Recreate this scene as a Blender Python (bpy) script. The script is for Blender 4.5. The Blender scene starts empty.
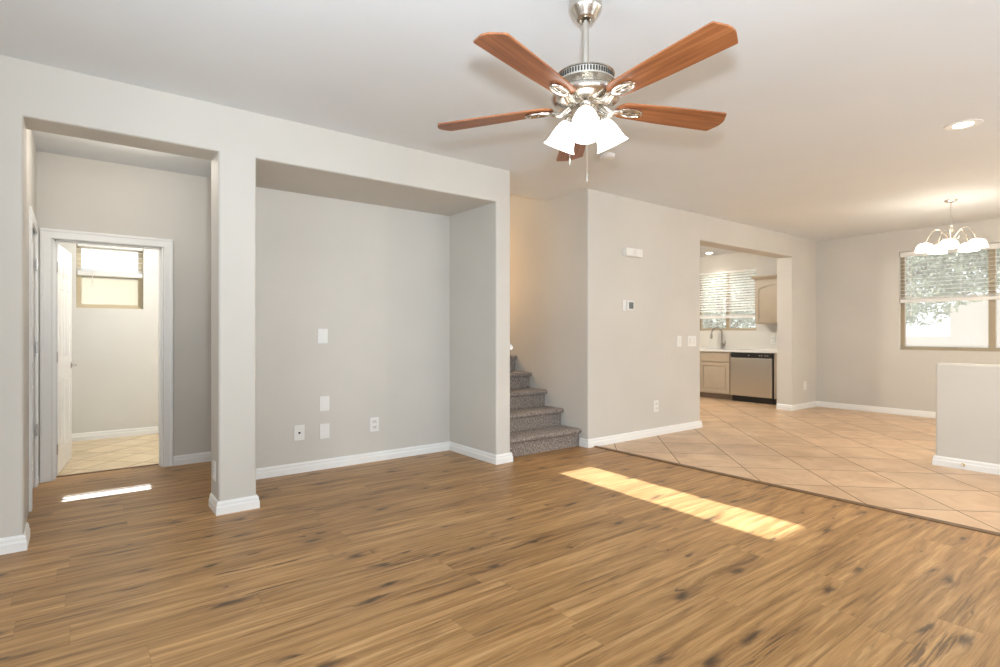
import bpy, bmesh, math, random
from mathutils import Vector, Matrix
random.seed(7)
R = math.radians
SC = bpy.context.scene
C = SC.collection

# ------------------------------------------------------------------ camera, world, sun, area lights, exposure
cam_d = bpy.data.cameras.new('camera')
cam = bpy.data.objects.new('camera', cam_d); C.objects.link(cam)
cam_d.sensor_width = 36.0
cam_d.lens = 553.0 / 1000.0 * 36.0
cam_d.clip_start = 0.05
cam_d.shift_y = -0.0005
HEAD = math.atan2(720.0, 553.0)                    # angle of the view from the +X axis
cam.location = (0, 0, 1.215)
cam.rotation_euler = (R(90), 0, HEAD - R(90))
SC.camera = cam

SC.view_settings.view_transform = 'Standard'
SC.view_settings.look = 'None'
SC.view_settings.gamma = 1.0
SC.view_settings.use_curve_mapping = False
SC.view_settings.exposure = 0.22

w = bpy.data.worlds.new('sky'); SC.world = w; w.use_nodes = True
bg = w.node_tree.nodes['Background']
bg.inputs[0].default_value = (0.86, 0.93, 1.0, 1); bg.inputs[1].default_value = 1.6

sd = bpy.data.lights.new('sun', 'SUN'); sd.energy = 18.0; sd.angle = R(0.4); sd.color = (0.90, 0.96, 1.06)
sun = bpy.data.objects.new('sun', sd); C.objects.link(sun)
SUND = Vector((0.045, 1.0, 0.75)).normalized()
sun.rotation_euler = SUND.to_track_quat('Z', 'Y').to_euler()
sun.location = (4, 14, 12)


def area(name, loc, size, energy, color, direction):
    l = bpy.data.lights.new(name, 'AREA'); l.shape = 'RECTANGLE'; l.size, l.size_y = size
    l.energy = energy; l.color = color
    o = bpy.data.objects.new(name, l); C.objects.link(o); o.location = loc
    o.rotation_euler = (-Vector(direction)).to_track_quat('Z', 'Y').to_euler()
    return o


# daylight entering through the windows of the rear wall and of the left wall, behind the camera
area('daylight_rear_near', (0.4, -2.27, 1.45), (2.3, 1.9), 40, (0.80, 0.91, 1.0), (0, 1, 0))
area('daylight_rear_far', (4.2, -2.27, 1.45), (2.3, 1.9), 42, (0.82, 0.92, 1.0), (0, 1, 0))
area('daylight_left', (-1.72, 1.2, 1.5), (1.5, 1.7), 32, (0.80, 0.91, 1.0), (1, 0, 0))


def point(name, loc, energy, color, radius=0.05):
    l = bpy.data.lights.new(name, 'POINT'); l.energy = energy; l.color = color; l.shadow_soft_size = radius
    o = bpy.data.objects.new(name, l); C.objects.link(o); o.location = loc
    return o


WARM = (1.0, 0.80, 0.56)
# the photographer's flash, held just over the camera: it throws the soft fan shadows on the ceiling
fl = bpy.data.lights.new('camera_flash', 'SPOT'); fl.energy = 270; fl.color = (0.80, 0.91, 1.0); fl.spot_size = R(135); fl.spot_blend = 0.7; fl.shadow_soft_size = 0.05
flo = bpy.data.objects.new('camera_flash', fl); C.objects.link(flo); flo.location = (0.12, 0.05, 1.50)
flo.rotation_euler = (-Vector((math.cos(HEAD - R(14)) * math.cos(R(32)), math.sin(HEAD - R(14)) * math.cos(R(32)), math.sin(R(32))))).to_track_quat('Z', 'Y').to_euler()
point('kitchen_fill', (7.2, 6.0, 2.55), 100, (1.0, 0.92, 0.80), 0.12)  # added fill light with no fixture, brightens the kitchen
point('bathroom_fill', (1.35, 6.5, 2.3), 44, (1.0, 0.97, 0.93), 0.12)  # unseen fill added for the bathroom, no fixture
point('dining_fill', (7.6, -0.9, 2.5), 135, (1.0, 0.90, 0.76), 0.15)  # bare fill added beyond the half wall to brighten the dining area
point('hall_fill', (0.35, 4.85, 2.52), 11, (1.0, 0.92, 0.82), 0.1)  # added bare light tucked behind the opening's header, lifts the hall
point('stair_glow', (3.50, 6.2, 1.95), 22, (1.0, 0.60, 0.26), 0.1)  # unseen warm source for the glow on the stair wall, no fixture
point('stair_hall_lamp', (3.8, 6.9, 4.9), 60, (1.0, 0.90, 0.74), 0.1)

# ------------------------------------------------------------------ helpers


def tag(o, label=None, cat=None, group=None, kind=None):
    if label: o['label'] = label
    if cat: o['category'] = cat
    if group: o['group'] = group
    if kind: o['kind'] = kind
    return o


def empty(name, loc, label, cat, group=None, rz=0.0, kind=None):
    o = bpy.data.objects.new(name, None); C.objects.link(o)
    o.location = loc; o.rotation_euler = (0, 0, rz); o.empty_display_size = 0.1
    return tag(o, label, cat, group, kind)


def obj(name, bm, mat, parent=None, smooth=35):
    bmesh.ops.recalc_face_normals(bm, faces=bm.faces[:])
    me = bpy.data.meshes.new(name); bm.to_mesh(me); bm.free()
    me.materials.append(mat)
    if smooth:
        me.shade_smooth(); me.set_sharp_from_angle(angle=R(smooth))
    o = bpy.data.objects.new(name, me); C.objects.link(o)
    if smooth:
        wn = o.modifiers.new('weighted', 'WEIGHTED_NORMAL'); wn.keep_sharp = True; wn.weight = 100
    if parent: o.parent = parent
    return o


def struct(name, bm, mat, label, cat, parent=None, smooth=35):
    o = obj(name, bm, mat, parent, smooth)
    if parent is None: tag(o, label, cat, kind='structure')
    return o


def B():
    return bmesh.new()


def box(bm, x0, x1, y0, y1, z0, z1, bev=0.0, seg=2, mat=None):
    t = bmesh.new()
    bmesh.ops.create_cube(t, size=1.0)
    for v in t.verts:
        v.co = Vector(((x0 + x1) / 2 + v.co.x * (x1 - x0), (y0 + y1) / 2 + v.co.y * (y1 - y0), (z0 + z1) / 2 + v.co.z * (z1 - z0)))
    if bev:
        bmesh.ops.bevel(t, geom=t.edges[:], offset=bev, segments=seg, affect='EDGES', profile=0.5)
    merge(bm, t, mat)


def merge(bm, t, mat=None):
    vs = [bm.verts.new((mat @ v.co) if mat else v.co) for v in t.verts]
    t.verts.index_update()
    for f in t.faces:
        try: bm.faces.new([vs[v.index] for v in f.verts])
        except ValueError: pass
    t.free()


def lathe(bm, prof, seg=32, mat=None, cap=True):
    t = bmesh.new(); rings = []
    for r, z in prof:
        if r < 1e-5:
            rings.append([t.verts.new((0, 0, z))])
        else:
            rings.append([t.verts.new((r * math.cos(2 * math.pi * i / seg), r * math.sin(2 * math.pi * i / seg), z)) for i in range(seg)])
    for a, b in zip(rings, rings[1:]):
        for i in range(seg):
            j = (i + 1) % seg
            if len(a) == 1 and len(b) == 1: continue
            if len(a) == 1: t.faces.new((a[0], b[i], b[j]))
            elif len(b) == 1: t.faces.new((a[i], a[j], b[0]))
            else: t.faces.new((a[i], a[j], b[j], b[i]))
    if cap:
        for rg in (rings[0], rings[-1]):
            if len(rg) > 1: t.faces.new(rg)
    merge(bm, t, mat)


def tube(bm, pts, rad, seg=10, closed=False, mat=None):
    t = bmesh.new(); pts = [Vector(p) for p in pts]; n = len(pts); rings = []
    prev = None
    for i, p in enumerate(pts):
        if closed: d = (pts[(i + 1) % n] - pts[i - 1])
        else: d = pts[min(i + 1, n - 1)] - pts[max(i - 1, 0)]
        d.normalize()
        if prev is None:
            u = d.orthogonal().normalized()
        else:
            u = (prev - d * prev.dot(d)).normalized()
        prev = u; v = d.cross(u)
        rr = rad[i] if isinstance(rad, (list, tuple)) else rad
        rings.append([t.verts.new(p + (u * math.cos(2 * math.pi * k / seg) + v * math.sin(2 * math.pi * k / seg)) * rr) for k in range(seg)])
    for i in range(n if closed else n - 1):
        a, b = rings[i], rings[(i + 1) % n]
        off = 0
        if closed and i == n - 1:
            off = min(range(seg), key=lambda o: (a[0].co - b[o].co).length)
        for k in range(seg):
            t.faces.new((a[k], a[(k + 1) % seg], b[(k + 1 + off) % seg], b[(k + off) % seg]))
    if not closed:
        t.faces.new(rings[0]); t.faces.new(rings[-1])
    merge(bm, t, mat)


def extrude(bm, pts, axis, a0, a1, mat=None, bev=None):
    """polygon in the two other axes, extruded along axis; bev = (offset, segments, test(edge_mid, dir))"""
    def P(u, v, a):
        return {'x': (a, u, v), 'y': (u, a, v), 'z': (u, v, a)}[axis]
    t = bmesh.new()
    a = [t.verts.new(P(u, v, a0)) for u, v in pts]; b = [t.verts.new(P(u, v, a1)) for u, v in pts]
    t.faces.new(a); t.faces.new(b)
    n = len(pts)
    for i in range(n):
        t.faces.new((a[i], a[(i + 1) % n], b[(i + 1) % n], b[i]))
    bmesh.ops.recalc_face_normals(t, faces=t.faces[:])
    if bev:
        es = [e for e in t.edges if bev[2]((e.verts[0].co + e.verts[1].co) / 2, (e.verts[1].co - e.verts[0].co).normalized())]
        bmesh.ops.bevel(t, geom=es, offset=bev[0], segments=bev[1], affect='EDGES', profile=0.5)
    merge(bm, t, mat)


def sweep_profile(bm, path, prof, side=1):
    """prof: (offset outward from the path, z) swept along a 2D path with mitred corners"""
    pts = [Vector(p) for p in path]; n = len(pts)
    nor = []
    for i in range(n - 1):
        d = (pts[i + 1] - pts[i]).normalized(); nor.append(Vector((-d.y, d.x)) * side)
    rows = []
    for i in range(n):
        if i == 0: m = nor[0]
        elif i == n - 1: m = nor[-1]
        else:
            m = (nor[i - 1] + nor[i]).normalized(); m = m / max(0.2, m.dot(nor[i]))
        rows.append([bm.verts.new((pts[i].x + m.x * o, pts[i].y + m.y * o, z)) for o, z in prof])
    k = len(prof)
    for i in range(n - 1):
        for j in range(k):
            bm.faces.new((rows[i][j], rows[i][(j + 1) % k], rows[i + 1][(j + 1) % k], rows[i + 1][j]))
    bm.faces.new(rows[0]); bm.faces.new(rows[-1])


def dup(root, loc=None, rz=None, label=None, group=None):
    r = root.copy(); C.objects.link(r)
    if loc is not None: r.location = loc
    if rz is not None: r.rotation_euler = (0, 0, rz)
    if label: r['label'] = label
    if group: r['group'] = group
    for ch in list(root.children):
        c = ch.copy(); C.objects.link(c); c.parent = r
        for g in ch.children:
            d = g.copy(); C.objects.link(d); d.parent = c
    return r


# ------------------------------------------------------------------ materials
def new_mat(name):
    m = bpy.data.materials.new(name); m.use_nodes = True
    nt = m.node_tree; b = nt.nodes['Principled BSDF']
    return m, nt, b


def N(nt, typ, **kw):
    n = nt.nodes.new(typ)
    for k, v in kw.items():
        if k == 'inp':
            for i, val in v.items(): n.inputs[i].default_value = val
        else: setattr(n, k, v)
    return n


def MATH(nt, op, a, b=None, c=None):
    n = nt.nodes.new('ShaderNodeMath'); n.operation = op
    for i, x in enumerate((a, b, c)):
        if x is None: continue
        if isinstance(x, (int, float)): n.inputs[i].default_value = x
        else: nt.links.new(x, n.inputs[i])
    return n.outputs[0]


def ramp(nt, fac, stops, interp='LINEAR'):
    r = nt.nodes.new('ShaderNodeValToRGB'); cr = r.color_ramp; cr.interpolation = interp
    while len(cr.elements) > 1: cr.elements.remove(cr.elements[0])
    cr.elements[0].position = stops[0][0]; cr.elements[0].color = (*stops[0][1], 1)
    for p, c in stops[1:]:
        e = cr.elements.new(p); e.color = (*c, 1)
    nt.links.new(fac, r.inputs[0])
    return r.outputs[0]


def mixc(nt, fac, a, b, mode='MIX'):
    m = nt.nodes.new('ShaderNodeMix'); m.data_type = 'RGBA'; m.blend_type = mode
    for sock, x in ((m.inputs[0], fac), (m.inputs[6], a), (m.inputs[7], b)):
        if isinstance(x, (int, float)): sock.default_value = x
        elif isinstance(x, tuple): sock.default_value = (*x, 1)
        else: nt.links.new(x, sock)
    return m.outputs[2]


def bump(nt, b, height, strength=0.2, dist=0.01):
    n = nt.nodes.new('ShaderNodeBump'); n.inputs['Strength'].default_value = strength; n.inputs['Distance'].default_value = dist
    nt.links.new(height, n.inputs['Height']); nt.links.new(n.outputs[0], b.inputs['Normal'])


def coords(nt):
    g = nt.nodes.new('ShaderNodeNewGeometry'); return g.outputs['Position']


def painted(name, col, rough=0.6, bscale=140, bstr=0.06, mott=0.03):
    m, nt, b = new_mat(name)
    p = coords(nt)
    n1 = N(nt, 'ShaderNodeTexNoise', inp={'Scale': 1.3, 'Detail': 3.0}); nt.links.new(p, n1.inputs['Vector'])
    lo = tuple(c * (1 - mott) for c in col); hi = tuple(min(1, c * (1 + mott)) for c in col)
    nt.links.new(ramp(nt, n1.outputs[0], [(0.3, lo), (0.7, hi)]), b.inputs['Base Color'])
    b.inputs['Roughness'].default_value = rough
    b.inputs['Specular IOR Level'].default_value = 0.3
    if bstr:
        n2 = N(nt, 'ShaderNodeTexNoise', inp={'Scale': bscale, 'Detail': 2.0}); nt.links.new(p, n2.inputs['Vector'])
        bump(nt, b, n2.outputs[0], bstr, 0.004)
    return m


def plain(name, col, rough=0.5, metal=0.0, var=0.04, scale=30, spec=0.5, bstr=0.0):
    m, nt, b = new_mat(name)
    tc = N(nt, 'ShaderNodeTexCoord')
    n1 = N(nt, 'ShaderNodeTexNoise', inp={'Scale': scale, 'Detail': 3.0}); nt.links.new(tc.outputs['Object'], n1.inputs['Vector'])
    lo = tuple(c * (1 - var) for c in col); hi = tuple(min(1, c * (1 + var)) for c in col)
    nt.links.new(ramp(nt, n1.outputs[0], [(0.3, lo), (0.7, hi)]), b.inputs['Base Color'])
    b.inputs['Roughness'].default_value = rough; b.inputs['Metallic'].default_value = metal
    b.inputs['Specular IOR Level'].default_value = spec
    if bstr: bump(nt, b, n1.outputs[0], bstr, 0.004)
    return m


def emit(name, col, strength, mixbase=None):
    m, nt, b = new_mat(name)
    b.inputs['Base Color'].default_value = (0.9, 0.9, 0.9, 1)
    b.inputs['Emission Color'].default_value = (*col, 1); b.inputs['Emission Strength'].default_value = strength
    b.inputs['Roughness'].default_value = 0.35
    return m


def glass_mat(name, tint=(1, 1, 1), gloss=0.05):
    m = bpy.data.materials.new(name); m.use_nodes = True; nt = m.node_tree
    nt.nodes.remove(nt.nodes['Principled BSDF']); out = nt.nodes['Material Output']
    t = N(nt, 'ShaderNodeBsdfTransparent'); t.inputs[0].default_value = (*tint, 1)
    g = N(nt, 'ShaderNodeBsdfGlossy'); g.inputs['Roughness'].default_value = 0.02
    mx = N(nt, 'ShaderNodeMixShader'); mx.inputs[0].default_value = gloss
    nt.links.new(t.outputs[0], mx.inputs[1]); nt.links.new(g.outputs[0], mx.inputs[2]); nt.links.new(mx.outputs[0], out.inputs[0])
    return m


def wood_floor_mat():
    m, nt, b = new_mat('oak_plank_floor')
    sep = N(nt, 'ShaderNodeSeparateXYZ'); nt.links.new(coords(nt), sep.inputs[0])
    X, Y = sep.outputs[0], sep.outputs[1]
    PW, PL = 0.182, 1.32
    yr = MATH(nt, 'DIVIDE', Y, PW); row = MATH(nt, 'FLOOR', yr); yf = MATH(nt, 'FRACT', yr)
    wn = N(nt, 'ShaderNodeTexWhiteNoise', noise_dimensions='1D'); nt.links.new(row, wn.inputs['W'])
    xr = MATH(nt, 'ADD', MATH(nt, 'DIVIDE', X, PL), MATH(nt, 'MULTIPLY', wn.outputs['Value'], 7.3))
    col = MATH(nt, 'FLOOR', xr); xf = MATH(nt, 'FRACT', xr)
    cmb = N(nt, 'ShaderNodeCombineXYZ'); nt.links.new(row, cmb.inputs[0]); nt.links.new(col, cmb.inputs[1])
    wn2 = N(nt, 'ShaderNodeTexWhiteNoise', noise_dimensions='2D'); nt.links.new(cmb.outputs[0], wn2.inputs['Vector'])
    rnd = wn2.outputs['Value']
    # warped plank coordinates
    wv = N(nt, 'ShaderNodeCombineXYZ')
    nt.links.new(MATH(nt, 'MULTIPLY', X, 1.6), wv.inputs[0]); nt.links.new(MATH(nt, 'MULTIPLY', Y, 6.0), wv.inputs[1]); nt.links.new(MATH(nt, 'MULTIPLY', rnd, 37.0), wv.inputs[2])
    nw = N(nt, 'ShaderNodeTexNoise', inp={'Scale': 1.4, 'Detail': 3.0, 'Roughness': 0.55}); nt.links.new(wv.outputs[0], nw.inputs['Vector'])
    nk = N(nt, 'ShaderNodeTexNoise', inp={'Scale': 1.0, 'Detail': 3.0, 'Roughness': 0.6})
    nkv = N(nt, 'ShaderNodeCombineXYZ'); nt.links.new(MATH(nt, 'MULTIPLY', X, 7.0), nkv.inputs[0]); nt.links.new(MATH(nt, 'MULTIPLY', Y, 30.0), nkv.inputs[1]); nt.links.new(nkv.outputs[0], nk.inputs['Vector'])
    # knots, sparse and irregular
    kv = N(nt, 'ShaderNodeCombineXYZ')
    nt.links.new(MATH(nt, 'ADD', MATH(nt, 'MULTIPLY', X, 1.9), MATH(nt, 'MULTIPLY', nw.outputs[0], 0.9)), kv.inputs[0])
    nt.links.new(MATH(nt, 'ADD', MATH(nt, 'MULTIPLY', Y, 5.8), MATH(nt, 'MULTIPLY', nk.outputs[0], 0.38)), kv.inputs[1])
    nt.links.new(MATH(nt, 'MULTIPLY', rnd, 9.0), kv.inputs[2])
    vo = N(nt, 'ShaderNodeTexVoronoi', voronoi_dimensions='2D', inp={'Scale': 1.0}); nt.links.new(kv.outputs[0], vo.inputs['Vector'])
    vsep = N(nt, 'ShaderNodeSeparateColor'); nt.links.new(vo.outputs['Color'], vsep.inputs[0])
    on = MATH(nt, 'GREATER_THAN', vsep.outputs[0], 0.40)
    size = MATH(nt, 'ADD', 0.05, MATH(nt, 'MULTIPLY', vsep.outputs[1], 0.17))
    kn = N(nt, 'ShaderNodeMapRange', interpolation_type='SMOOTHSTEP'); nt.links.new(MATH(nt, 'DIVIDE', vo.outputs['Distance'], size), kn.inputs[0])
    kn.inputs[1].default_value = 0.05; kn.inputs[2].default_value = 1.0; kn.inputs[3].default_value = 1.0; kn.inputs[4].default_value = 0.0
    knot = MATH(nt, 'MULTIPLY', kn.outputs[0], on)
    hal = N(nt, 'ShaderNodeMapRange', interpolation_type='SMOOTHSTEP'); nt.links.new(vo.outputs['Distance'], hal.inputs[0])
    hal.inputs[1].default_value = 0.0; hal.inputs[2].default_value = 0.42; hal.inputs[3].default_value = 1.0; hal.inputs[4].default_value = 0.0
    halo = MATH(nt, 'MULTIPLY', hal.outputs[0], on)
    # long grain, bent round the knots
    gv = N(nt, 'ShaderNodeCombineXYZ')
    nt.links.new(MATH(nt, 'ADD', MATH(nt, 'MULTIPLY', X, 1.3), MATH(nt, 'MULTIPLY', rnd, 91.0)), gv.inputs[0])
    nt.links.new(MATH(nt, 'ADD', MATH(nt, 'MULTIPLY', Y, 26.0), MATH(nt, 'MULTIPLY', halo, 0.7)), gv.inputs[1]); nt.links.new(rnd, gv.inputs[2])
    g1 = N(nt, 'ShaderNodeTexNoise', inp={'Scale': 1.0, 'Detail': 6.0, 'Roughness': 0.62, 'Distortion': 0.5}); nt.links.new(gv.outputs[0], g1.inputs['Vector'])
    gf = N(nt, 'ShaderNodeCombineXYZ'); nt.links.new(MATH(nt, 'MULTIPLY', X, 4.0), gf.inputs[0]); nt.links.new(MATH(nt, 'MULTIPLY', Y, 150.0), gf.inputs[1]); nt.links.new(rnd, gf.inputs[2])
    g2 = N(nt, 'ShaderNodeTexNoise', inp={'Scale': 1.0, 'Detail': 3.0, 'Roughness': 0.6}); nt.links.new(gf.outputs[0], g2.inputs['Vector'])
    base = ramp(nt, g1.outputs[0], [(0.30, (0.190, 0.094, 0.032)), (0.42, (0.335, 0.178, 0.062)), (0.53, (0.430, 0.238, 0.090)), (0.66, (0.545, 0.325, 0.138))])
    fine = ramp(nt, g2.outputs[0], [(0.30, (0.70, 0.65, 0.58)), (0.52, (1, 1, 1)), (0.72, (1.15, 1.15, 1.15))])
    c1 = mixc(nt, 0.75, base, fine, 'MULTIPLY')
    tone = ramp(nt, rnd, [(0.0, (0.90, 0.89, 0.87)), (0.5, (1.0, 1.0, 1.0)), (1.0, (1.09, 1.10, 1.12))])
    c2 = mixc(nt, 1.0, c1, tone, 'MULTIPLY')
    c3 = mixc(nt, MATH(nt, 'MULTIPLY', halo, 0.32), c2, (0.20, 0.10, 0.042))
    sv = N(nt, 'ShaderNodeCombineXYZ'); nt.links.new(MATH(nt, 'ADD', MATH(nt, 'MULTIPLY', X, 1.5), MATH(nt, 'MULTIPLY', rnd, 53.0)), sv.inputs[0]); nt.links.new(MATH(nt, 'MULTIPLY', Y, 21.0), sv.inputs[1]); nt.links.new(rnd, sv.inputs[2])
    g3 = N(nt, 'ShaderNodeTexNoise', inp={'Scale': 1.0, 'Detail': 5.0, 'Roughness': 0.68, 'Distortion': 0.9}); nt.links.new(sv.outputs[0], g3.inputs['Vector'])
    stk = N(nt, 'ShaderNodeMapRange', interpolation_type='SMOOTHSTEP'); nt.links.new(g3.outputs[0], stk.inputs[0]); stk.inputs[1].default_value = 0.53; stk.inputs[2].default_value = 0.68
    lgt = N(nt, 'ShaderNodeMapRange', interpolation_type='SMOOTHSTEP'); nt.links.new(g3.outputs[0], lgt.inputs[0]); lgt.inputs[1].default_value = 0.42; lgt.inputs[2].default_value = 0.28
    c3 = mixc(nt, MATH(nt, 'MULTIPLY', stk.outputs[0], 0.46), c3, (0.125, 0.062, 0.024))
    c3 = mixc(nt, MATH(nt, 'MULTIPLY', lgt.outputs[0], 0.30), c3, (0.62, 0.41, 0.205))
    cv = N(nt, 'ShaderNodeCombineXYZ'); nt.links.new(MATH(nt, 'ADD', MATH(nt, 'MULTIPLY', X, 2.4), MATH(nt, 'MULTIPLY', rnd, 71.0)), cv.inputs[0]); nt.links.new(MATH(nt, 'MULTIPLY', Y, 40.0), cv.inputs[1]); nt.links.new(rnd, cv.inputs[2])
    g4 = N(nt, 'ShaderNodeTexNoise', inp={'Scale': 1.0, 'Detail': 4.0, 'Roughness': 0.62, 'Distortion': 0.6}); nt.links.new(cv.outputs[0], g4.inputs['Vector'])
    crk = N(nt, 'ShaderNodeMapRange', interpolation_type='SMOOTHSTEP'); nt.links.new(g4.outputs[0], crk.inputs[0]); crk.inputs[1].default_value = 0.545; crk.inputs[2].default_value = 0.64
    pv = N(nt, 'ShaderNodeCombineXYZ'); nt.links.new(MATH(nt, 'ADD', MATH(nt, 'MULTIPLY', X, 1.1), MATH(nt, 'MULTIPLY', rnd, 17.0)), pv.inputs[0]); nt.links.new(MATH(nt, 'MULTIPLY', Y, 5.0), pv.inputs[1]); nt.links.new(rnd, pv.inputs[2])
    g5 = N(nt, 'ShaderNodeTexNoise', inp={'Scale': 1.0, 'Detail': 2.0}); nt.links.new(pv.outputs[0], g5.inputs['Vector'])
    pat = N(nt, 'ShaderNodeMapRange', interpolation_type='SMOOTHSTEP'); nt.links.new(g5.outputs[0], pat.inputs[0]); pat.inputs[1].default_value = 0.50; pat.inputs[2].default_value = 0.64
    c3 = mixc(nt, MATH(nt, 'MULTIPLY', MATH(nt, 'MULTIPLY', crk.outputs[0], pat.outputs[0]), 0.78), c3, (0.075, 0.038, 0.016))
    c4 = mixc(nt, MATH(nt, 'MULTIPLY', knot, 0.84), c3, (0.040, 0.022, 0.012))
    ex = MATH(nt, 'MULTIPLY', MATH(nt, 'MINIMUM', xf, MATH(nt, 'SUBTRACT', 1.0, xf)), PL)
    ey = MATH(nt, 'MULTIPLY', MATH(nt, 'MINIMUM', yf, MATH(nt, 'SUBTRACT', 1.0, yf)), PW)
    seam = MATH(nt, 'LESS_THAN', MATH(nt, 'MINIMUM', ex, ey), 0.0011)
    c5 = mixc(nt, MATH(nt, 'MULTIPLY', seam, 0.32), c4, (0.07, 0.038, 0.018))
    nt.links.new(c5, b.inputs['Base Color'])
    b.inputs['Roughness'].default_value = 0.40; b.inputs['Specular IOR Level'].default_value = 0.42
    bump(nt, b, MATH(nt, 'SUBTRACT', MATH(nt, 'MULTIPLY', g2.outputs[0], 0.35), MATH(nt, 'MULTIPLY', seam, 1.0)), 0.18, 0.002)
    return m


def tile_mat(name, pitch, pu, pv, c_lo, c_mid, c_hi, grout, gw=0.0035):
    m, nt, b = new_mat(name)
    pos = coords(nt)
    sep = N(nt, 'ShaderNodeSeparateXYZ'); nt.links.new(pos, sep.inputs[0]); X, Y = sep.outputs[0], sep.outputs[1]
    r2 = math.sqrt(0.5)
    u = MATH(nt, 'DIVIDE', MATH(nt, 'SUBTRACT', MATH(nt, 'MULTIPLY', MATH(nt, 'SUBTRACT', Y, X), r2), pu), pitch)
    v = MATH(nt, 'DIVIDE', MATH(nt, 'SUBTRACT', MATH(nt, 'MULTIPLY', MATH(nt, 'ADD', Y, X), r2), pv), pitch)
    fu, fv = MATH(nt, 'FRACT', u), MATH(nt, 'FRACT', v)
    cmb = N(nt, 'ShaderNodeCombineXYZ'); nt.links.new(MATH(nt, 'FLOOR', u), cmb.inputs[0]); nt.links.new(MATH(nt, 'FLOOR', v), cmb.inputs[1])
    wn = N(nt, 'ShaderNodeTexWhiteNoise', noise_dimensions='2D'); nt.links.new(cmb.outputs[0], wn.inputs['Vector'])
    off = N(nt, 'ShaderNodeVectorMath', operation='ADD'); nt.links.new(pos, off.inputs[0])
    sc = N(nt, 'ShaderNodeVectorMath', operation='SCALE'); nt.links.new(wn.outputs['Color'], sc.inputs[0]); sc.inputs['Scale'].default_value = 20
    nt.links.new(sc.outputs[0], off.inputs[1])
    n1 = N(nt, 'ShaderNodeTexNoise', inp={'Scale': 3.2, 'Detail': 6.0, 'Roughness': 0.62, 'Distortion': 0.8}); nt.links.new(off.outputs[0], n1.inputs['Vector'])
    base = ramp(nt, n1.outputs[0], [(0.28, c_lo), (0.5, c_mid), (0.72, c_hi)])
    tone = ramp(nt, wn.outputs['Value'], [(0, (0.90, 0.89, 0.87)), (1, (1.07, 1.07, 1.07))])
    c1 = mixc(nt, 1.0, base, tone, 'MULTIPLY')
    eu = MATH(nt, 'MINIMUM', fu, MATH(nt, 'SUBTRACT', 1.0, fu)); ev = MATH(nt, 'MINIMUM', fv, MATH(nt, 'SUBTRACT', 1.0, fv))
    e = MATH(nt, 'MULTIPLY', MATH(nt, 'MINIMUM', eu, ev), pitch)
    g = MATH(nt, 'LESS_THAN', e, gw)
    nt.links.new(mixc(nt, g, c1, grout), b.inputs['Base Color'])
    nt.links.new(MATH(nt, 'ADD', 0.33, MATH(nt, 'MULTIPLY', g, 0.5)), b.inputs['Roughness'])
    b.inputs['Specular IOR Level'].default_value = 0.45
    bump(nt, b, MATH(nt, 'ADD', MATH(nt, 'MULTIPLY', n1.outputs[0], 0.2), MATH(nt, 'MINIMUM', MATH(nt, 'DIVIDE', e, gw * 2), 1.0)), 0.25, 0.002)
    return m


def carpet_mat():
    m, nt, b = new_mat('grey_brown_carpet')
    p = coords(nt)
    n1 = N(nt, 'ShaderNodeTexNoise', inp={'Scale': 62.0, 'Detail': 3.0, 'Roughness': 0.7}); nt.links.new(p, n1.inputs['Vector'])
    n2 = N(nt, 'ShaderNodeTexNoise', inp={'Scale': 300.0, 'Detail': 2.0}); nt.links.new(p, n2.inputs['Vector'])
    f = MATH(nt, 'ADD', MATH(nt, 'MULTIPLY', n1.outputs[0], 0.65), MATH(nt, 'MULTIPLY', n2.outputs[0], 0.35))
    nt.links.new(ramp(nt, f, [(0.36, (0.10, 0.077, 0.063)), (0.47, (0.24, 0.195, 0.165)), (0.54, (0.36, 0.30, 0.26)), (0.64, (0.56, 0.49, 0.43))]), b.inputs['Base Color'])
    b.inputs['Roughness'].default_value = 0.95; b.inputs['Specular IOR Level'].default_value = 0.1
    b.inputs['Sheen Weight'].default_value = 0.2
    bump(nt, b, f, 0.9, 0.02)
    return m


def blade_mat():
    m, nt, b = new_mat('cherry_fan_blade')
    tc = N(nt, 'ShaderNodeTexCoord'); sep = N(nt, 'ShaderNodeSeparateXYZ'); nt.links.new(tc.outputs['Object'], sep.inputs[0])
    oi = N(nt, 'ShaderNodeObjectInfo')
    v = N(nt, 'ShaderNodeCombineXYZ'); nt.links.new(MATH(nt, 'MULTIPLY', sep.outputs[0], 2.2), v.inputs[0]); nt.links.new(MATH(nt, 'MULTIPLY', sep.outputs[1], 55), v.inputs[1])
    nt.links.new(MATH(nt, 'MULTIPLY', oi.outputs['Random'], 30), v.inputs[2])
    n1 = N(nt, 'ShaderNodeTexNoise', inp={'Scale': 1.0, 'Detail': 5.0, 'Roughness': 0.6, 'Distortion': 0.4}); nt.links.new(v.outputs[0], n1.inputs['Vector'])
    nt.links.new(ramp(nt, n1.outputs[0], [(0.3, (0.17, 0.052, 0.017)), (0.5, (0.285, 0.098, 0.034)), (0.7, (0.40, 0.15, 0.055))]), b.inputs['Base Color'])
    b.inputs['Roughness'].default_value = 0.35
    return m


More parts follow.
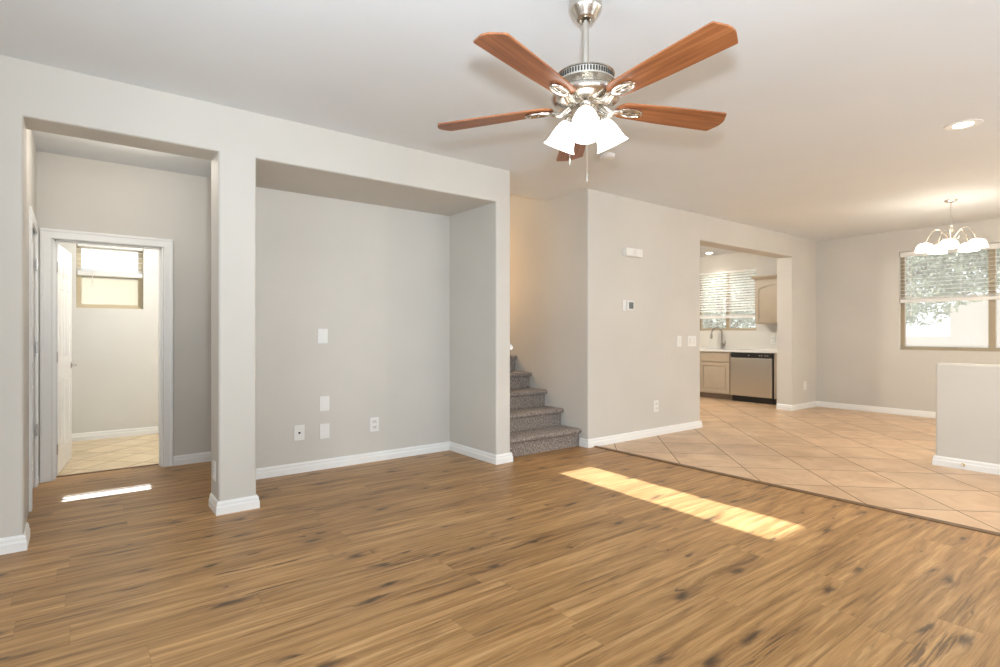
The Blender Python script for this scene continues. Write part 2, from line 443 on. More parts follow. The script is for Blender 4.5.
def brushed(name, col, rough=0.3, axis=2, stretch=0.01, bstr=0.03):
    m, nt, b = new_mat(name)
    tc = N(nt, 'ShaderNodeTexCoord'); mp = N(nt, 'ShaderNodeMapping'); s = [220, 220, 220]; s[axis] = 220 * stretch
    mp.inputs['Scale'].default_value = s; nt.links.new(tc.outputs['Object'], mp.inputs[0])
    n1 = N(nt, 'ShaderNodeTexNoise', inp={'Scale': 1.0, 'Detail': 3.0}); nt.links.new(mp.outputs[0], n1.inputs['Vector'])
    lo = tuple(c * 0.93 for c in col)
    nt.links.new(ramp(nt, n1.outputs[0], [(0.3, lo), (0.7, col)]), b.inputs['Base Color'])
    nt.links.new(MATH(nt, 'ADD', rough - 0.05, MATH(nt, 'MULTIPLY', n1.outputs[0], 0.1)), b.inputs['Roughness'])
    b.inputs['Metallic'].default_value = 1.0
    if bstr: bump(nt, b, n1.outputs[0], bstr, 0.001)
    return m


WALL = (0.615, 0.588, 0.540)
M = {}
M['wall'] = painted('greige_wall_paint', WALL)
M['ceiling'] = painted('ceiling_paint', (0.775, 0.805, 0.83), 0.8, 90, 0.1, 0.015)
M['bathwall'] = painted('bathroom_wall_paint', (0.69, 0.675, 0.635))
M['trim'] = painted('white_trim_paint', (0.86, 0.855, 0.835), 0.35, 200, 0.0, 0.01)
M['door'] = painted('white_door_paint', (0.80, 0.79, 0.775), 0.22, 200, 0.0, 0.01)
M['wood'] = wood_floor_mat()
M['tile'] = tile_mat('tan_floor_tile', 0.538, -1.53, 5.235, (0.48, 0.30, 0.165), (0.61, 0.42, 0.26), (0.70, 0.51, 0.34), (0.12, 0.065, 0.035))
M['bathtile'] = tile_mat('cream_bathroom_tile', 0.33, 0.05, 0.1, (0.55, 0.41, 0.24), (0.70, 0.56, 0.36), (0.78, 0.66, 0.46), (0.36, 0.26, 0.15), 0.0045)
M['strip'] = plain('walnut_strip', (0.17, 0.095, 0.045), 0.5, var=0.25, scale=25)
M['carpet'] = carpet_mat()
M['blade'] = blade_mat()
M['edge'] = plain('dark_blade_edge', (0.10, 0.03, 0.012), 0.45)
M['nickel'] = brushed('brushed_nickel', (0.66, 0.62, 0.56), 0.24)
M['darkslot'] = plain('dark_slot', (0.03, 0.027, 0.024), 0.6)
M['shade'] = emit('lit_frosted_glass', (1.0, 0.95, 0.88), 2.6)
M['chandshade'] = emit('lit_chandelier_glass', (1.0, 0.90, 0.74), 8.0)
M['bulb'] = emit('lit_bulb', (1.0, 0.92, 0.80), 2.0)
M['can'] = emit('lit_recessed_lens', (1.0, 0.86, 0.66), 16.0)
M['kitcan'] = emit('lit_kitchen_lens', (1.0, 0.95, 0.86), 16.0)
M['plastic'] = plain('white_plastic', (0.80, 0.79, 0.76), 0.35, var=0.01)
M['plastic2'] = plain('ivory_plastic', (0.74, 0.72, 0.68), 0.4, var=0.01)
M['screen'] = plain('grey_display', (0.13, 0.15, 0.155), 0.25, var=0.02)
M['alum'] = plain('tan_window_aluminium', (0.40, 0.33, 0.23), 0.4, 0.2, var=0.03)
M['bathframe'] = plain('tan_bath_window_vinyl', (0.52, 0.43, 0.28), 0.45, var=0.03)
M['glass'] = glass_mat('window_glass', (0.96, 0.97, 0.96))
M['veilglass'] = None
M['blind'] = plain('white_blind_slat', (0.80, 0.79, 0.76), 0.45, var=0.01)
M['cab'] = plain('taupe_cabinet_paint', (0.43, 0.355, 0.265), 0.42, var=0.03, scale=6)
M['cabkick'] = plain('brown_toe_kick', (0.23, 0.165, 0.115), 0.6)
M['counter'] = plain('white_quartz', (0.80, 0.79, 0.77), 0.2, var=0.02, scale=50)
M['steel'] = brushed('brushed_stainless_steel', (0.60, 0.57, 0.52), 0.30, 1, 0.004, 0.0)
st_ = M['steel'].node_tree.nodes['Principled BSDF']; st_.inputs['Anisotropic'].default_value = 0.85; st_.inputs['Anisotropic Rotation'].default_value = 0.0
tg_ = N(M['steel'].node_tree, 'ShaderNodeTangent', direction_type='RADIAL', axis='Z'); M['steel'].node_tree.links.new(tg_.outputs[0], st_.inputs['Tangent'])
M['black'] = plain('black_plastic', (0.012, 0.012, 0.013), 0.28, var=0.05)
M['brass'] = brushed('brass', (0.62, 0.47, 0.24), 0.3)
M['chrome'] = brushed('satin_chrome', (0.62, 0.60, 0.57), 0.2)
M['faucet'] = brushed('satin_nickel_dark', (0.36, 0.33, 0.29), 0.28)
M['hinge'] = brushed('hinge_nickel', (0.55, 0.53, 0.5), 0.35)
M['white_lamp'] = plain('white_lamp_trim', (0.85, 0.84, 0.82), 0.4, var=0.01)


def frosted():
    m = bpy.data.materials.new('frosted_glass'); m.use_nodes = True; nt = m.node_tree
    nt.nodes.remove(nt.nodes['Principled BSDF']); out = nt.nodes['Material Output']
    d = N(nt, 'ShaderNodeBsdfTranslucent'); d.inputs[0].default_value = (0.42, 0.385, 0.315, 1)
    g = N(nt, 'ShaderNodeBsdfGlossy'); g.inputs['Roughness'].default_value = 0.25
    mx = N(nt, 'ShaderNodeMixShader'); mx.inputs[0].default_value = 0.05
    nt.links.new(d.outputs[0], mx.inputs[1]); nt.links.new(g.outputs[0], mx.inputs[2]); nt.links.new(mx.outputs[0], out.inputs[0])
    return m


M['frost'] = frosted()


def veiled():  # glass with a pale haze mixed in to wash out the view outside
    m = bpy.data.materials.new('veiled_glass'); m.use_nodes = True; nt = m.node_tree
    nt.nodes.remove(nt.nodes['Principled BSDF']); out = nt.nodes['Material Output']
    t = N(nt, 'ShaderNodeBsdfTransparent'); t.inputs[0].default_value = (0.97, 0.98, 0.97, 1)
    d = N(nt, 'ShaderNodeBsdfTranslucent'); d.inputs[0].default_value = (0.9, 0.9, 0.88, 1)
    g = N(nt, 'ShaderNodeBsdfGlossy'); g.inputs['Roughness'].default_value = 0.03
    m1 = N(nt, 'ShaderNodeMixShader'); m1.inputs[0].default_value = 0.13
    nt.links.new(t.outputs[0], m1.inputs[1]); nt.links.new(d.outputs[0], m1.inputs[2])
    mx = N(nt, 'ShaderNodeMixShader'); mx.inputs[0].default_value = 0.04
    nt.links.new(m1.outputs[0], mx.inputs[1]); nt.links.new(g.outputs[0], mx.inputs[2]); nt.links.new(mx.outputs[0], out.inputs[0])
    return m


M['veilglass'] = veiled()

# ------------------------------------------------------------------ setting
CH = 2.743            # ceiling
HD = 2.43             # head of the openings
YA = 4.08             # long wall plane
YW = 4.33             # its back
bm = B(); box(bm, -1.72, 4.405, -2.32, 5.985, -0.08, 0)
struct('floor', bm, M['wood'], 'brown oak-look plank floor with dark knots across the living room', 'floor', smooth=0)
bm = B(); box(bm, 4.405, 10.2, -2.32, 8.0, -0.08, 0)
struct('floor_tile', bm, M['tile'], 'tan ceramic tile floor laid diagonally through dining area and kitchen', 'floor', smooth=0)
bm = B(); box(bm, -0.5, 1.8, 5.985, 8.0, -0.08, 0)
struct('floor_bathroom', bm, M['bathtile'], 'cream tile floor beyond the open white door', 'floor', smooth=0)
bm = B(); extrude(bm, [(4.378, 0), (4.436, 0), (4.432, 0.008), (4.418, 0.012), (4.392, 0.012), (4.380, 0.006)], 'y', -2.2, 4.066)
struct('trim_1', bm, M['strip'], 'narrow brown transition strip between plank floor and tile', 'floor trim')
bm = B(); extrude(bm, [(5.955, 0), (5.99, 0), (5.985, 0.008), (5.962, 0.008)], 'x', -0.15, 0.63)
struct('trim_2', bm, M['strip'], 'thin brown threshold strip under the open white door', 'floor trim')

bm = B(); extrude(bm, [(-1.72, -2.32), (10.85, -2.32), (10.85, 8.0), (4.43, 8.0), (4.43, 4.76), (3.10, 4.76), (3.10, 8.0), (-1.72, 8.0)], 'z', CH, CH + 0.14)  # runs on outside as an added eave that keeps sun off the windows
struct('ceiling', bm, M['ceiling'], 'flat off-white ceiling over the whole living and dining room', 'ceiling', smooth=0)
bm = B(); box(bm, -0.30, 3.10, YW, 5.86, 2.69, CH)
struct('ceiling_hall', bm, M['ceiling'], 'ceiling of the small hall behind the tall left opening', 'ceiling', smooth=0)


def front_edges(mid, d):
    return abs(mid.y - YA) < 1e-4 and 1e-3 < mid.z < CH - 0.01 and (abs(d.z) > 0.9 or abs(mid.z - HD) < 0.05)


# wall with the tall opening, the column and the niche
bm = B()
extrude(bm, [(-1.72, 0), (-0.23, 0), (-0.23, HD), (0.76, HD), (0.76, 0), (1.0, 0), (1.0, HD), (3.09, HD), (3.09, 0), (3.26, 0), (3.26, CH), (-1.72, CH)],
        'y', YA, YW, bev=(0.018, 4, lambda m_, d: front_edges(m_, d) and m_.x > -1.6))
struct('wall_front', bm, M['wall'], 'greige wall with a tall opening, square column and deep niche', 'wall')
bm = B()
box(bm, 0.98, 1.0, YW, 5.0, 0, HD); box(bm, 1.0, 3.09, 4.88, 5.0, 0, HD + 0.02); box(bm, 0.98, 3.09, YW, 5.0, HD, HD + 0.1)
struct('wall_niche', bm, M['wall'], 'back and side lining of the deep recess in the greige wall', 'wall', smooth=0)
bm = B(); box(bm, 3.09, 3.26, YW, 8.42, 0, CH); box(bm, 3.10, 3.26, 4.64, 8.42, CH, 5.45)
struct('wall_stair_left', bm, M['wall'], 'wall closing the left side of the stairwell behind the pier', 'wall', smooth=0)
# wall with thermostat and kitchen opening
bm = B()
KH = 2.41
extrude(bm, [(4.31, 0), (6.39, 0), (6.39, KH), (8.90, KH), (8.90, 0), (9.75, 0), (9.75, CH), (4.31, CH)], 'y', YA, 4.315,
        bev=(0.018, 4, lambda m_, d: abs(m_.y - YA) < 1e-4 and 1e-3 < m_.z < CH - 0.01 and (abs(d.z) > 0.9 or abs(m_.z - KH) < 0.05) and m_.x < 9.7))
struct('wall_kitchen', bm, M['wall'], 'beige wall carrying the thermostat and pierced by the kitchen opening', 'wall')
bm = B(); box(bm, 4.31, 4.43, 4.315, 8.42, 0, CH); box(bm, 4.31, 4.43, 4.64, 8.42, CH, 5.45)
struct('wall_stair_right', bm, M['wall'], 'tall beige wall along the right side of the carpeted stairs', 'wall', smooth=0)
# stair head: header, end wall with a high window, roof
bm = B(); box(bm, 3.26, 4.31, 4.64, 4.76, CH + 0.14, 5.45)
struct('wall_stair_header', bm, M['wall'], 'upper wall over the start of the stairs', 'wall', smooth=0)
SWX0, SWX1, SWZ0, SWZ1 = 3.545, 3.94, 3.62, 5.15
bm = B()
box(bm, 3.10, SWX0, 8.30, 8.42, 0, 5.45); box(bm, SWX1, 4.43, 8.30, 8.42, 0, 5.45); box(bm, SWX0, SWX1, 8.30, 8.42, 0, SWZ0); box(bm, SWX0, SWX1, 8.30, 8.42, SWZ1, 5.45)
struct('wall_stair_end', bm, M['wall'], 'end wall at the top of the stairs with a narrow high window', 'wall', smooth=0)
bm = B(); box(bm, 3.10, 4.43, 4.64, 8.42, 5.40, 5.5)
struct('ceiling_stair', bm, M['ceiling'], 'upper ceiling over the stairwell', 'ceiling', smooth=0)

# hall and bathroom shell
LX = -0.25
D2Y0, D2Y1, DH = 5.00, 5.68, 2.035
bm = B()
box(bm, LX - 0.12, LX, YW, D2Y0, 0, CH); box(bm, LX - 0.12, LX, D2Y1, 5.845, 0, CH); box(bm, LX - 0.12, LX, D2Y0, D2Y1, DH, CH); box(bm, LX - 0.16, LX - 0.06, D2Y0, D2Y1, 0, DH)
struct('wall_hall_left', bm, M['wall'], 'left side wall of the small hall', 'wall', smooth=0)
DX0, DX1 = -0.150, 0.632
bm = B()
box(bm, -0.5, DX0 - 0.002, 5.845, 5.985, 0, CH); box(bm, DX1 + 0.002, 3.10, 5.845, 5.985, 0, CH); box(bm, DX0 - 0.002, DX1 + 0.002, 5.845, 5.985, DH - 0.03, CH)
struct('wall_hall_back', bm, M['wall'], 'taupe back wall of the hall around the white door frame', 'wall', smooth=0)
BX0, BX1, BZ0, BZ1 = 0.010, 0.646, 1.50, 2.235
bm = B()
box(bm, -0.5, BX0, 7.83, 8.0, 0, CH); box(bm, BX1, 1.8, 7.83, 8.0, 0, CH); box(bm, BX0, BX1, 7.83, 8.0, 0, BZ0); box(bm, BX0, BX1, 7.83, 8.0, BZ1, CH)
struct('wall_bathroom_back', bm, M['bathwall'], 'cream bathroom wall around the small high window', 'wall', smooth=0)
bm = B(); box(bm, -0.5, -0.38, 5.985, 7.83, 0, CH)
struct('wall_bathroom_left', bm, M['bathwall'], 'left bathroom wall behind the open door', 'wall', smooth=0)
bm = B(); box(bm, 1.68, 1.8, 5.985, 7.83, 0, CH)
struct('wall_bathroom_right', bm, M['bathwall'], 'right bathroom wall', 'wall', smooth=0)

# dining wall
DWX = 9.75
WY0, WY1, WZ0, WZ1 = 0.85, 2.92, 0.965, 2.42
bm = B()
box(bm, DWX, 9.92, -2.32, WY0, 0, CH); box(bm, DWX, 9.92, WY1, 4.315, 0, CH); box(bm, DWX, 9.92, WY0, WY1, 0, WZ0); box(bm, DWX, 9.92, WY0, WY1, WZ1, CH)
struct('wall_right', bm, M['wall'], 'beige far wall of the dining area around the wide window', 'wall', smooth=0)
# kitchen wall
KX = 9.97
KWY0, KWY1, KWZ0, KWZ1 = 5.215, 6.42, 1.265, 2.415
bm = B()
box(bm, KX, 10.12, 4.315, KWY0, 0, CH); box(bm, KX, 10.12, KWY1, 8.0, 0, CH); box(bm, KX, 10.12, KWY0, KWY1, 0, KWZ0); box(bm, KX, 10.12, KWY0, KWY1, KWZ1, CH)
box(bm, 9.92, KX, 4.2, 4.315, 0, CH)
struct('wall_kitchen_window', bm, M['wall'], 'pale kitchen wall around the window over the sink', 'wall', smooth=0)
bm = B(); box(bm, 4.43, 10.12, 7.88, 8.0, 0, CH)
struct('wall_kitchen_back', bm, M['wall'], 'back wall of the kitchen', 'wall', smooth=0)
# rear walls, behind the camera, with window openings
bm = B()
for x0, x1 in ((-1.72, -0.75), (1.55, 3.05), (5.35, 9.92)): box(bm, x0, x1, -2.32, -2.2, 0, CH)
for x0, x1 in ((-0.75, 1.55), (3.05, 5.35)):
    box(bm, x0, x1, -2.32, -2.2, 0, 0.5); box(bm, x0, x1, -2.32, -2.2, 2.4, CH)
struct('wall_rear', bm, M['wall'], 'rear wall of the living room with two wide windows', 'wall', smooth=0)
bm = B()
box(bm, -1.72, -1.6, -2.2, 0.45, 0, CH); box(bm, -1.72, -1.6, 1.95, YA, 0, CH); box(bm, -1.72, -1.6, 0.45, 1.95, 0, 0.65); box(bm, -1.72, -1.6, 0.45, 1.95, 2.35, CH)
struct('wall_left', bm, M['wall'], 'left wall of the living room with a window', 'wall', smooth=0)
# half wall
HX, HY, HZ = 6.285, 1.60, 0.94
bm = B()
extrude(bm, [(HX, -2.2), (HX + 0.13, -2.2), (HX + 0.13, HY), (HX, HY)], 'z', 0, HZ,
        bev=(0.022, 4, lambda m_, d: (abs(d.z) > 0.9 and m_.y > 1) or (m_.z > HZ - 0.01 and m_.y > -2.1)))
struct('wall_half', bm, M['wall'], 'low beige half wall between living room and dining area', 'wall')

# baseboards
BP = [(0, 0), (0.017, 0), (0.017, 0.048), (0.012, 0.058), (0.012, 0.074), (0.005, 0.088), (0, 0.088)]


def baseboard(name, path, side, label):
    bm = B(); sweep_profile(bm, path, BP, side)
    return struct(name, bm, M['trim'], label, 'baseboard', smooth=20)


baseboard('baseboard_pier', [(-1.6, YA), (-0.23, YA), (-0.23, YW)], -1, 'white baseboard round the foot of the far left pier')
baseboard('baseboard_niche', [(0.76, YW), (0.76, YA), (1.0, YA), (1.0, 4.88), (3.09, 4.88), (3.09, YA), (3.26, YA), (3.26, 4.16)], -1, 'white baseboard round the column and inside the niche')
baseboard('baseboard_hall', [(0.712, 5.845), (3.05, 5.845)], -1, 'white baseboard along the hall back wall right of the door frame')
baseboard('baseboard_hall_corner', [(LX, 5.765), (LX, 5.845)], -1, 'short white baseboard in the left corner of the hall')
baseboard('baseboard_kitchen', [(4.31, 4.19), (4.31, YA), (6.39, YA), (6.39, 4.315)], -1, 'white baseboard under the thermostat wall')
baseboard('baseboard_right', [(8.90, 4.315), (8.90, YA), (DWX, YA), (DWX, -2.2)], -1, 'white baseboard round the dining room corner')
baseboard('baseboard_half', [(HX + 0.13, -2.2), (HX + 0.13, HY), (HX, HY), (HX, -2.2)], -1, 'white baseboard round the half wall')
baseboard('baseboard_bathroom', [(-0.38, 7.83), (1.68, 7.83)], -1, 'white baseboard under the small bathroom window')

# ------------------------------------------------------------------ doors
CW = 0.078


def casing_profile_box(bm, x0, x1, y0, y1, z0, z1):
    box(bm, x0, x1, y0, y1, z0, z1, 0.004, 2)


# frame of the open door in the hall back wall
bm = B()
yb = 5.845
for xa, xb, xo in ((DX0 - CW, DX0 - 0.004, DX0 - CW), (DX1 + 0.004, DX1 + CW, DX1 + CW - 0.022)):
    casing_profile_box(bm, xa, xb, yb - 0.017, yb + 0.001, 0, 1.996)
    casing_profile_box(bm, xo + 0.0005, xo + 0.0215, yb - 0.024, yb, 0, 2.0475)
casing_profile_box(bm, DX0 - CW, DX1 + CW, yb - 0.0172, yb + 0.001, 1.994, 2.069)
casing_profile_box(bm, DX0 - CW + 0.0005, DX1 + CW - 0.0005, yb - 0.0245, yb, 2.047, 2.0685)
box(bm, DX0 - 0.001, DX0 + 0.012, yb - 0.002, 5.985, 0, 2.0); box(bm, DX1 - 0.012, DX1 + 0.001, yb - 0.002, 5.985, 0, 2.0); box(bm, DX0, DX1, yb - 0.002, 5.985, 1.99, 2.004)
box(bm, DX0 + 0.010, DX0 + 0.024, 5.90, 5.935, 0, 1.99); box(bm, DX1 - 0.024, DX1 - 0.010, 5.90, 5.935, 0, 1.99); box(bm, DX0, DX1, 5.90, 5.935, 1.978, 1.992)
struct('trim_3', bm, M['trim'], 'white door casing round the bathroom doorway', 'door frame')


def panel_leaf(width, height, thick):
    """six-panel moulded leaf: local x along width from hinge, y thickness, z up"""
    bm = B()
    t = thick / 2
    box(bm, 0, width, -t + 0.004, t - 0.004, 0, height, 0.001, 1)
    st = 0.105
    xs = [(0, st), (width / 2 - 0.045, width / 2 + 0.045), (width - st, width)]
    for x0, x1 in xs: box(bm, x0, x1, -t, t, 0, height, 0.002, 1)
    for z0, z1 in ((0, 0.2), (0.80, 0.98), (1.58, 1.68), (height - 0.11, height)): box(bm, 0.0005, width - 0.0005, -t + 0.0008, t - 0.0008, z0 + 0.0004, z1 - 0.0004, 0.002, 1)
    for x0, x1 in ((st, width / 2 - 0.045), (width / 2 + 0.045, width - st)):
        for z0, z1 in ((0.2, 0.80), (0.98, 1.58), (1.68, height - 0.11)):
            t2 = bmesh.new(); bmesh.ops.create_cube(t2, size=1)
            for v in t2.verts:
                v.co = Vector(((x0 + x1) / 2 + v.co.x * (x1 - x0 - 0.03), v.co.y * (2 * t - 0.002), (z0 + z1) / 2 + v.co.z * (z1 - z0 - 0.03)))
            bmesh.ops.bevel(t2, geom=[e for e in t2.edges if abs(e.verts[0].co.y - e.verts[1].co.y) < 1e-6], offset=0.012, segments=2, affect='EDGES')
            merge(bm, t2)
    return bm


def hinge_bm(x, y, z):
    bm = B(); lathe(bm, [(0, -0.046), (0.006, -0.045), (0.006, 0.045), (0, 0.046)], 10, Matrix.Translation((x, y, z)))
    box(bm, x - 0.002, x + 0.03, y - 0.003, y + 0.003, z - 0.044, z + 0.044)
    return bm


da = math.atan2(0.75, 0.090)
d1 = empty('door_1', (-0.136, 5.992, 0.012), 'white panelled door standing open into the bathroom', 'door', rz=da, kind='structure')
obj('leaf', panel_leaf(0.755, 1.965, 0.036), M['door'], d1, 25)
for z in (0.22, 1.0, 1.76): obj('hinge', hinge_bm(-0.004, -0.018, z), M['hinge'], d1)
bm = B()
hm = Matrix.Translation((0.70, -0.018, 0.895)) @ Matrix.Rotation(R(90), 4, 'X')
lathe(bm, [(0, 0), (0.031, 0), (0.031, 0.006), (0.024, 0.011), (0.010, 0.013), (0.010, 0.042), (0, 0.044)], 20, hm)
tube(bm, [(0.70, -0.056, 0.895), (0.67, -0.060, 0.895), (0.63, -0.058, 0.894), (0.595, -0.056, 0.893)], [0.010, 0.0095, 0.0085, 0.008], 10)
obj('lever_handle', bm, M['chrome'], d1)

# closed door in the hall's left wall, seen edge-on
bm = B()
for ya, yb2 in ((D2Y0 - CW, D2Y0), (D2Y1, D2Y1 + CW)):
    casing_profile_box(bm, LX - 0.001, LX + 0.016, ya, yb2, 0, 2.001)
casing_profile_box(bm, LX - 0.001, LX + 0.0163, D2Y0 - CW, D2Y1 + CW, 2.0, 2.075)
struct('trim_4', bm, M['trim'], 'white door casing on the left wall of the hall', 'door frame')
d2 = empty('door_2', (LX - 0.026, D2Y1 - 0.004, 0.012), 'white closed door in the left wall of the hall, seen edge-on', 'door', rz=R(-90), kind='structure')
obj('leaf', panel_leaf(0.672, 2.0, 0.036), M['door'], d2, 25)
for z in (0.44, 1.09, 1.74): obj('hinge', hinge_bm(-0.002, 0.036, z), M['hinge'], d2)


# ------------------------------------------------------------------ windows and blinds
def blind(name, axis, plane, a0, a1, ztop, zbot, label, tilt, pitch=0.052, slat=0.05, group=None, wand=None, valance=True):
    """horizontal blind; axis = direction of the slats ('x' or 'y'), plane = position on the other axis; tilt in degrees (room-side edge down)"""
    mid = (a0 + a1) / 2
    loc = (mid, plane, 0) if axis == 'x' else (plane, mid, 0)
    e = empty(name, (loc[0], loc[1], zbot), label, 'blind', group, rz=(0 if axis == 'x' else R(-90)))
    # local frame: x along slats, -y into the room for axis x; for axis 'y' rotated so that local -y is -X world
    L = (a1 - a0)
    bm = B(); box(bm, -L / 2, L / 2, -0.028, 0.028, ztop - zbot - 0.036, ztop - zbot, 0.003)
    obj('headrail', bm, M['blind'], e)
    if valance:
        bm = B(); box(bm, -L / 2, L / 2, -0.034, -0.028, ztop - zbot - 0.075, ztop - zbot - 0.002, 0.002)
        obj('valance', bm, M['blind'], e)
    bm = B(); z = ztop - zbot - 0.066
    n = 0
    while z > 0.11:
        mt = Matrix.Translation((0, 0, z)) @ Matrix.Rotation(R(tilt), 4, 'X')
        box(bm, -L / 2, L / 2, -slat / 2, slat / 2, -0.0014, 0.0014, 0, mat=mt)
        z -= pitch; n += 1
    # stacked slats just above the bottom rail
    for k in range(4):
        box(bm, -L / 2, L / 2, -slat / 2, slat / 2, 0.048 + k * 0.009, 0.0515 + k * 0.009)
    s = obj('slats', bm, M['blind'], e, 0)
    bm = B(); box(bm, -L / 2, L / 2, -0.030, 0.030, 0, 0.045, 0.004)
    obj('bottom_rail', bm, M['blind'], e)
    k = max(2, int(L / 0.55) + 1)
    for i in range(k):
        x = -L / 2 + 0.09 + (L - 0.18) * i / (k - 1)
        bm = B()
        for yy in (-slat / 2 - 0.001, slat / 2 + 0.001): tube(bm, [(x, yy, 0.04), (x, yy, ztop - zbot - 0.05)], 0.0013, 5)
        obj('ladder_cord', bm, M['blind'], e)
    if wand:
        bm = B(); tube(bm, [(-L / 2 + wand, -0.045, ztop - zbot - 0.05), (-L / 2 + wand + 0.003, -0.048, ztop - zbot - 0.05 - wand_len(ztop, zbot))], 0.0042, 8)
        lathe(bm, [(0, -0.01), (0.007, -0.008), (0.007, 0.03), (0, 0.034)], 8, Matrix.Translation((-L / 2 + wand + 0.003, -0.048, ztop - zbot - 0.05 - wand_len(ztop, zbot))))
        obj('wand', bm, M['plastic2'], e)
    return e


def wand_len(zt, zb):
    return (zt - zb) * 1.18


# bathroom window
w1 = empty('window_1', (0.328, 7.95, BZ0), 'small high bathroom window with tan frame and frosted lower pane', 'window', kind='structure')
W, H_ = BX1 - BX0, BZ1 - BZ0
bm = B(); f = 0.045
box(bm, -W / 2, -W / 2 + f, -0.03, 0.04, 0, H_, 0.003); box(bm, W / 2 - f, W / 2, -0.03, 0.04, 0, H_, 0.003)
box(bm, -W / 2, W / 2, -0.0285, 0.0385, 0, f, 0.003); box(bm, -W / 2, W / 2, -0.0285, 0.0385, H_ - f, H_, 0.003); box(bm, -W / 2, W / 2, -0.02, 0.03, 0.37, 0.41, 0.003)
obj('window_frame', bm, M['bathframe'], w1)
bm = B(); box(bm, -W / 2 + f, W / 2 - f, -0.003, 0.003, f, 0.37); obj('frosted_pane', bm, M['frost'], w1, 0)
bm = B(); box(bm, -W / 2 + f, W / 2 - f, -0.003, 0.003, 0.41, H_ - f); obj('upper_pane', bm, M['glass'], w1, 0)
blind('window_blind', 'x', 7.868, BX0 + 0.008, BX1 - 0.008, BZ1 - 0.003, 1.872, 'white slatted blind half raised over the small bathroom window', 0, 0.058, 0.048, wand=0.135, valance=False)

# dining window
w2 = empty('window_2', (9.86, (WY0 + WY1) / 2, WZ0), 'wide two-pane dining window with tan frame', 'window', kind='structure')
W, H_ = WY1 - WY0, WZ1 - WZ0
bm = B(); f = 0.05
box(bm, -0.03, 0.04, -W / 2, -W / 2 + f, 0, H_, 0.003); box(bm, -0.03, 0.04, W / 2 - f, W / 2, 0, H_, 0.003)
box(bm, -0.0285, 0.0385, -W / 2 + 0.001, W / 2 - 0.001, 0.0005, f, 0.003); box(bm, -0.0285, 0.0385, -W / 2 + 0.001, W / 2 - 0.001, H_ - f, H_ - 0.0005, 0.003)
obj('window_frame', bm, M['alum'], w2)
bm = B(); box(bm, -0.03, 0.04, -0.045, 0.030, 0, H_, 0.003); obj('mullion', bm, M['alum'], w2)
for y0, y1 in ((-W / 2 + f, -0.045), (0.030, W / 2 - f)):
    bm = B(); box(bm, 0.0, 0.006, y0, y1, f, H_ - f); obj('pane', bm, M['veilglass'], w2, 0)
blind('window_blind', 'y', 9.795, WY0 + 0.01, WY1 - 0.01, WZ1 - 0.004, 1.664, 'white slatted blind half raised over the wide dining window', 8, 0.056, 0.05, wand=0.14)

# kitchen window
w3 = empty('window_3', (10.06, (KWY0 + KWY1) / 2, KWZ0), 'kitchen window over the sink with tan frame and centre mullion', 'window', kind='structure')
W, H_ = KWY1 - KWY0, KWZ1 - KWZ0
bm = B(); f = 0.04
box(bm, -0.03, 0.04, -W / 2, -W / 2 + f, 0, H_, 0.003); box(bm, -0.03, 0.04, W / 2 - f, W / 2, 0, H_, 0.003)
box(bm, -0.0285, 0.0385, -W / 2 + 0.001, W / 2 - 0.001, 0.0005, f, 0.003); box(bm, -0.0285, 0.0385, -W / 2 + 0.001, W / 2 - 0.001, H_ - f, H_ - 0.0005, 0.003)
obj('window_frame', bm, M['alum'], w3)
bm = B(); box(bm, -0.03, 0.04, -0.032, 0.032, 0, H_, 0.003); obj('mullion', bm, M['alum'], w3)
for y0, y1 in ((-W / 2 + f, -0.032), (0.032, W / 2 - f)):
    bm = B(); box(bm, 0.0, 0.006, y0, y1, f, H_ - f); obj('pane', bm, M['veilglass'], w3, 0)
blind('window_blind', 'y', 10.005, KWY0 + 0.01, KWY1 - 0.01, KWZ1 - 0.004, 1.50, 'white slatted blind lowered over most of the kitchen window', 36, 0.05, 0.05, valance=False)

# stair window
w4 = empty('window_4', ((SWX0 + SWX1) / 2, 8.38, SWZ0), 'narrow high window at the top of the stairs', 'window', kind='structure')
bm = B(); hw = (SWX1 - SWX0) / 2
for x0, x1, z0, z1 in ((-hw - 0.03, -hw, -0.03, SWZ1 - SWZ0 + 0.03), (hw, hw + 0.03, -0.03, SWZ1 - SWZ0 + 0.03), (-hw - 0.03, hw + 0.03, -0.03, 0), (-hw - 0.03, hw + 0.03, SWZ1 - SWZ0, SWZ1 - SWZ0 + 0.03)): box(bm, x0, x1, 0.04, 0.08, z0, z1)
obj('window_frame', bm, M['alum'], w4)
bm = B(); box(bm, -hw, hw, 0.05, 0.056, 0, SWZ1 - SWZ0); obj('pane', bm, M['glass'], w4, 0)

# ------------------------------------------------------------------ stairs and handrail
st = empty('staircase', (3.785, 4.212, 0), 'staircase in grey-brown speckled carpet climbing behind the pier', 'stairs')
RISE, RUN, NS = 0.188, 0.272, 14
for i in range(NS):
    y0 = i * RUN; z0 = i * RISE
    yend = y0 + RUN + 0.02 if i < NS - 1 else 8.30 - 4.212
    prof = [(y0, z0 - (0.0 if i == 0 else 0.03)), (y0, z0 + RISE - 0.052)]
    # rolled nosing
    cy, cz, rr = y0 - 0.018, z0 + RISE - 0.026, 0.026
    for k in range(9):
        a = R(-80 - k * 25); prof.append((cy + rr * math.cos(a) * 1.15 + 0.004, cz + rr * math.sin(a)))
    prof += [(yend, z0 + RISE), (yend, max(0.0, z0 - 0.03))]
    pts = [(p[0], p[1]) for p in prof]
    bm = B(); extrude(bm, pts, 'x', -0.522, 0.522)
    obj('step', bm, M['carpet'], st, 50)

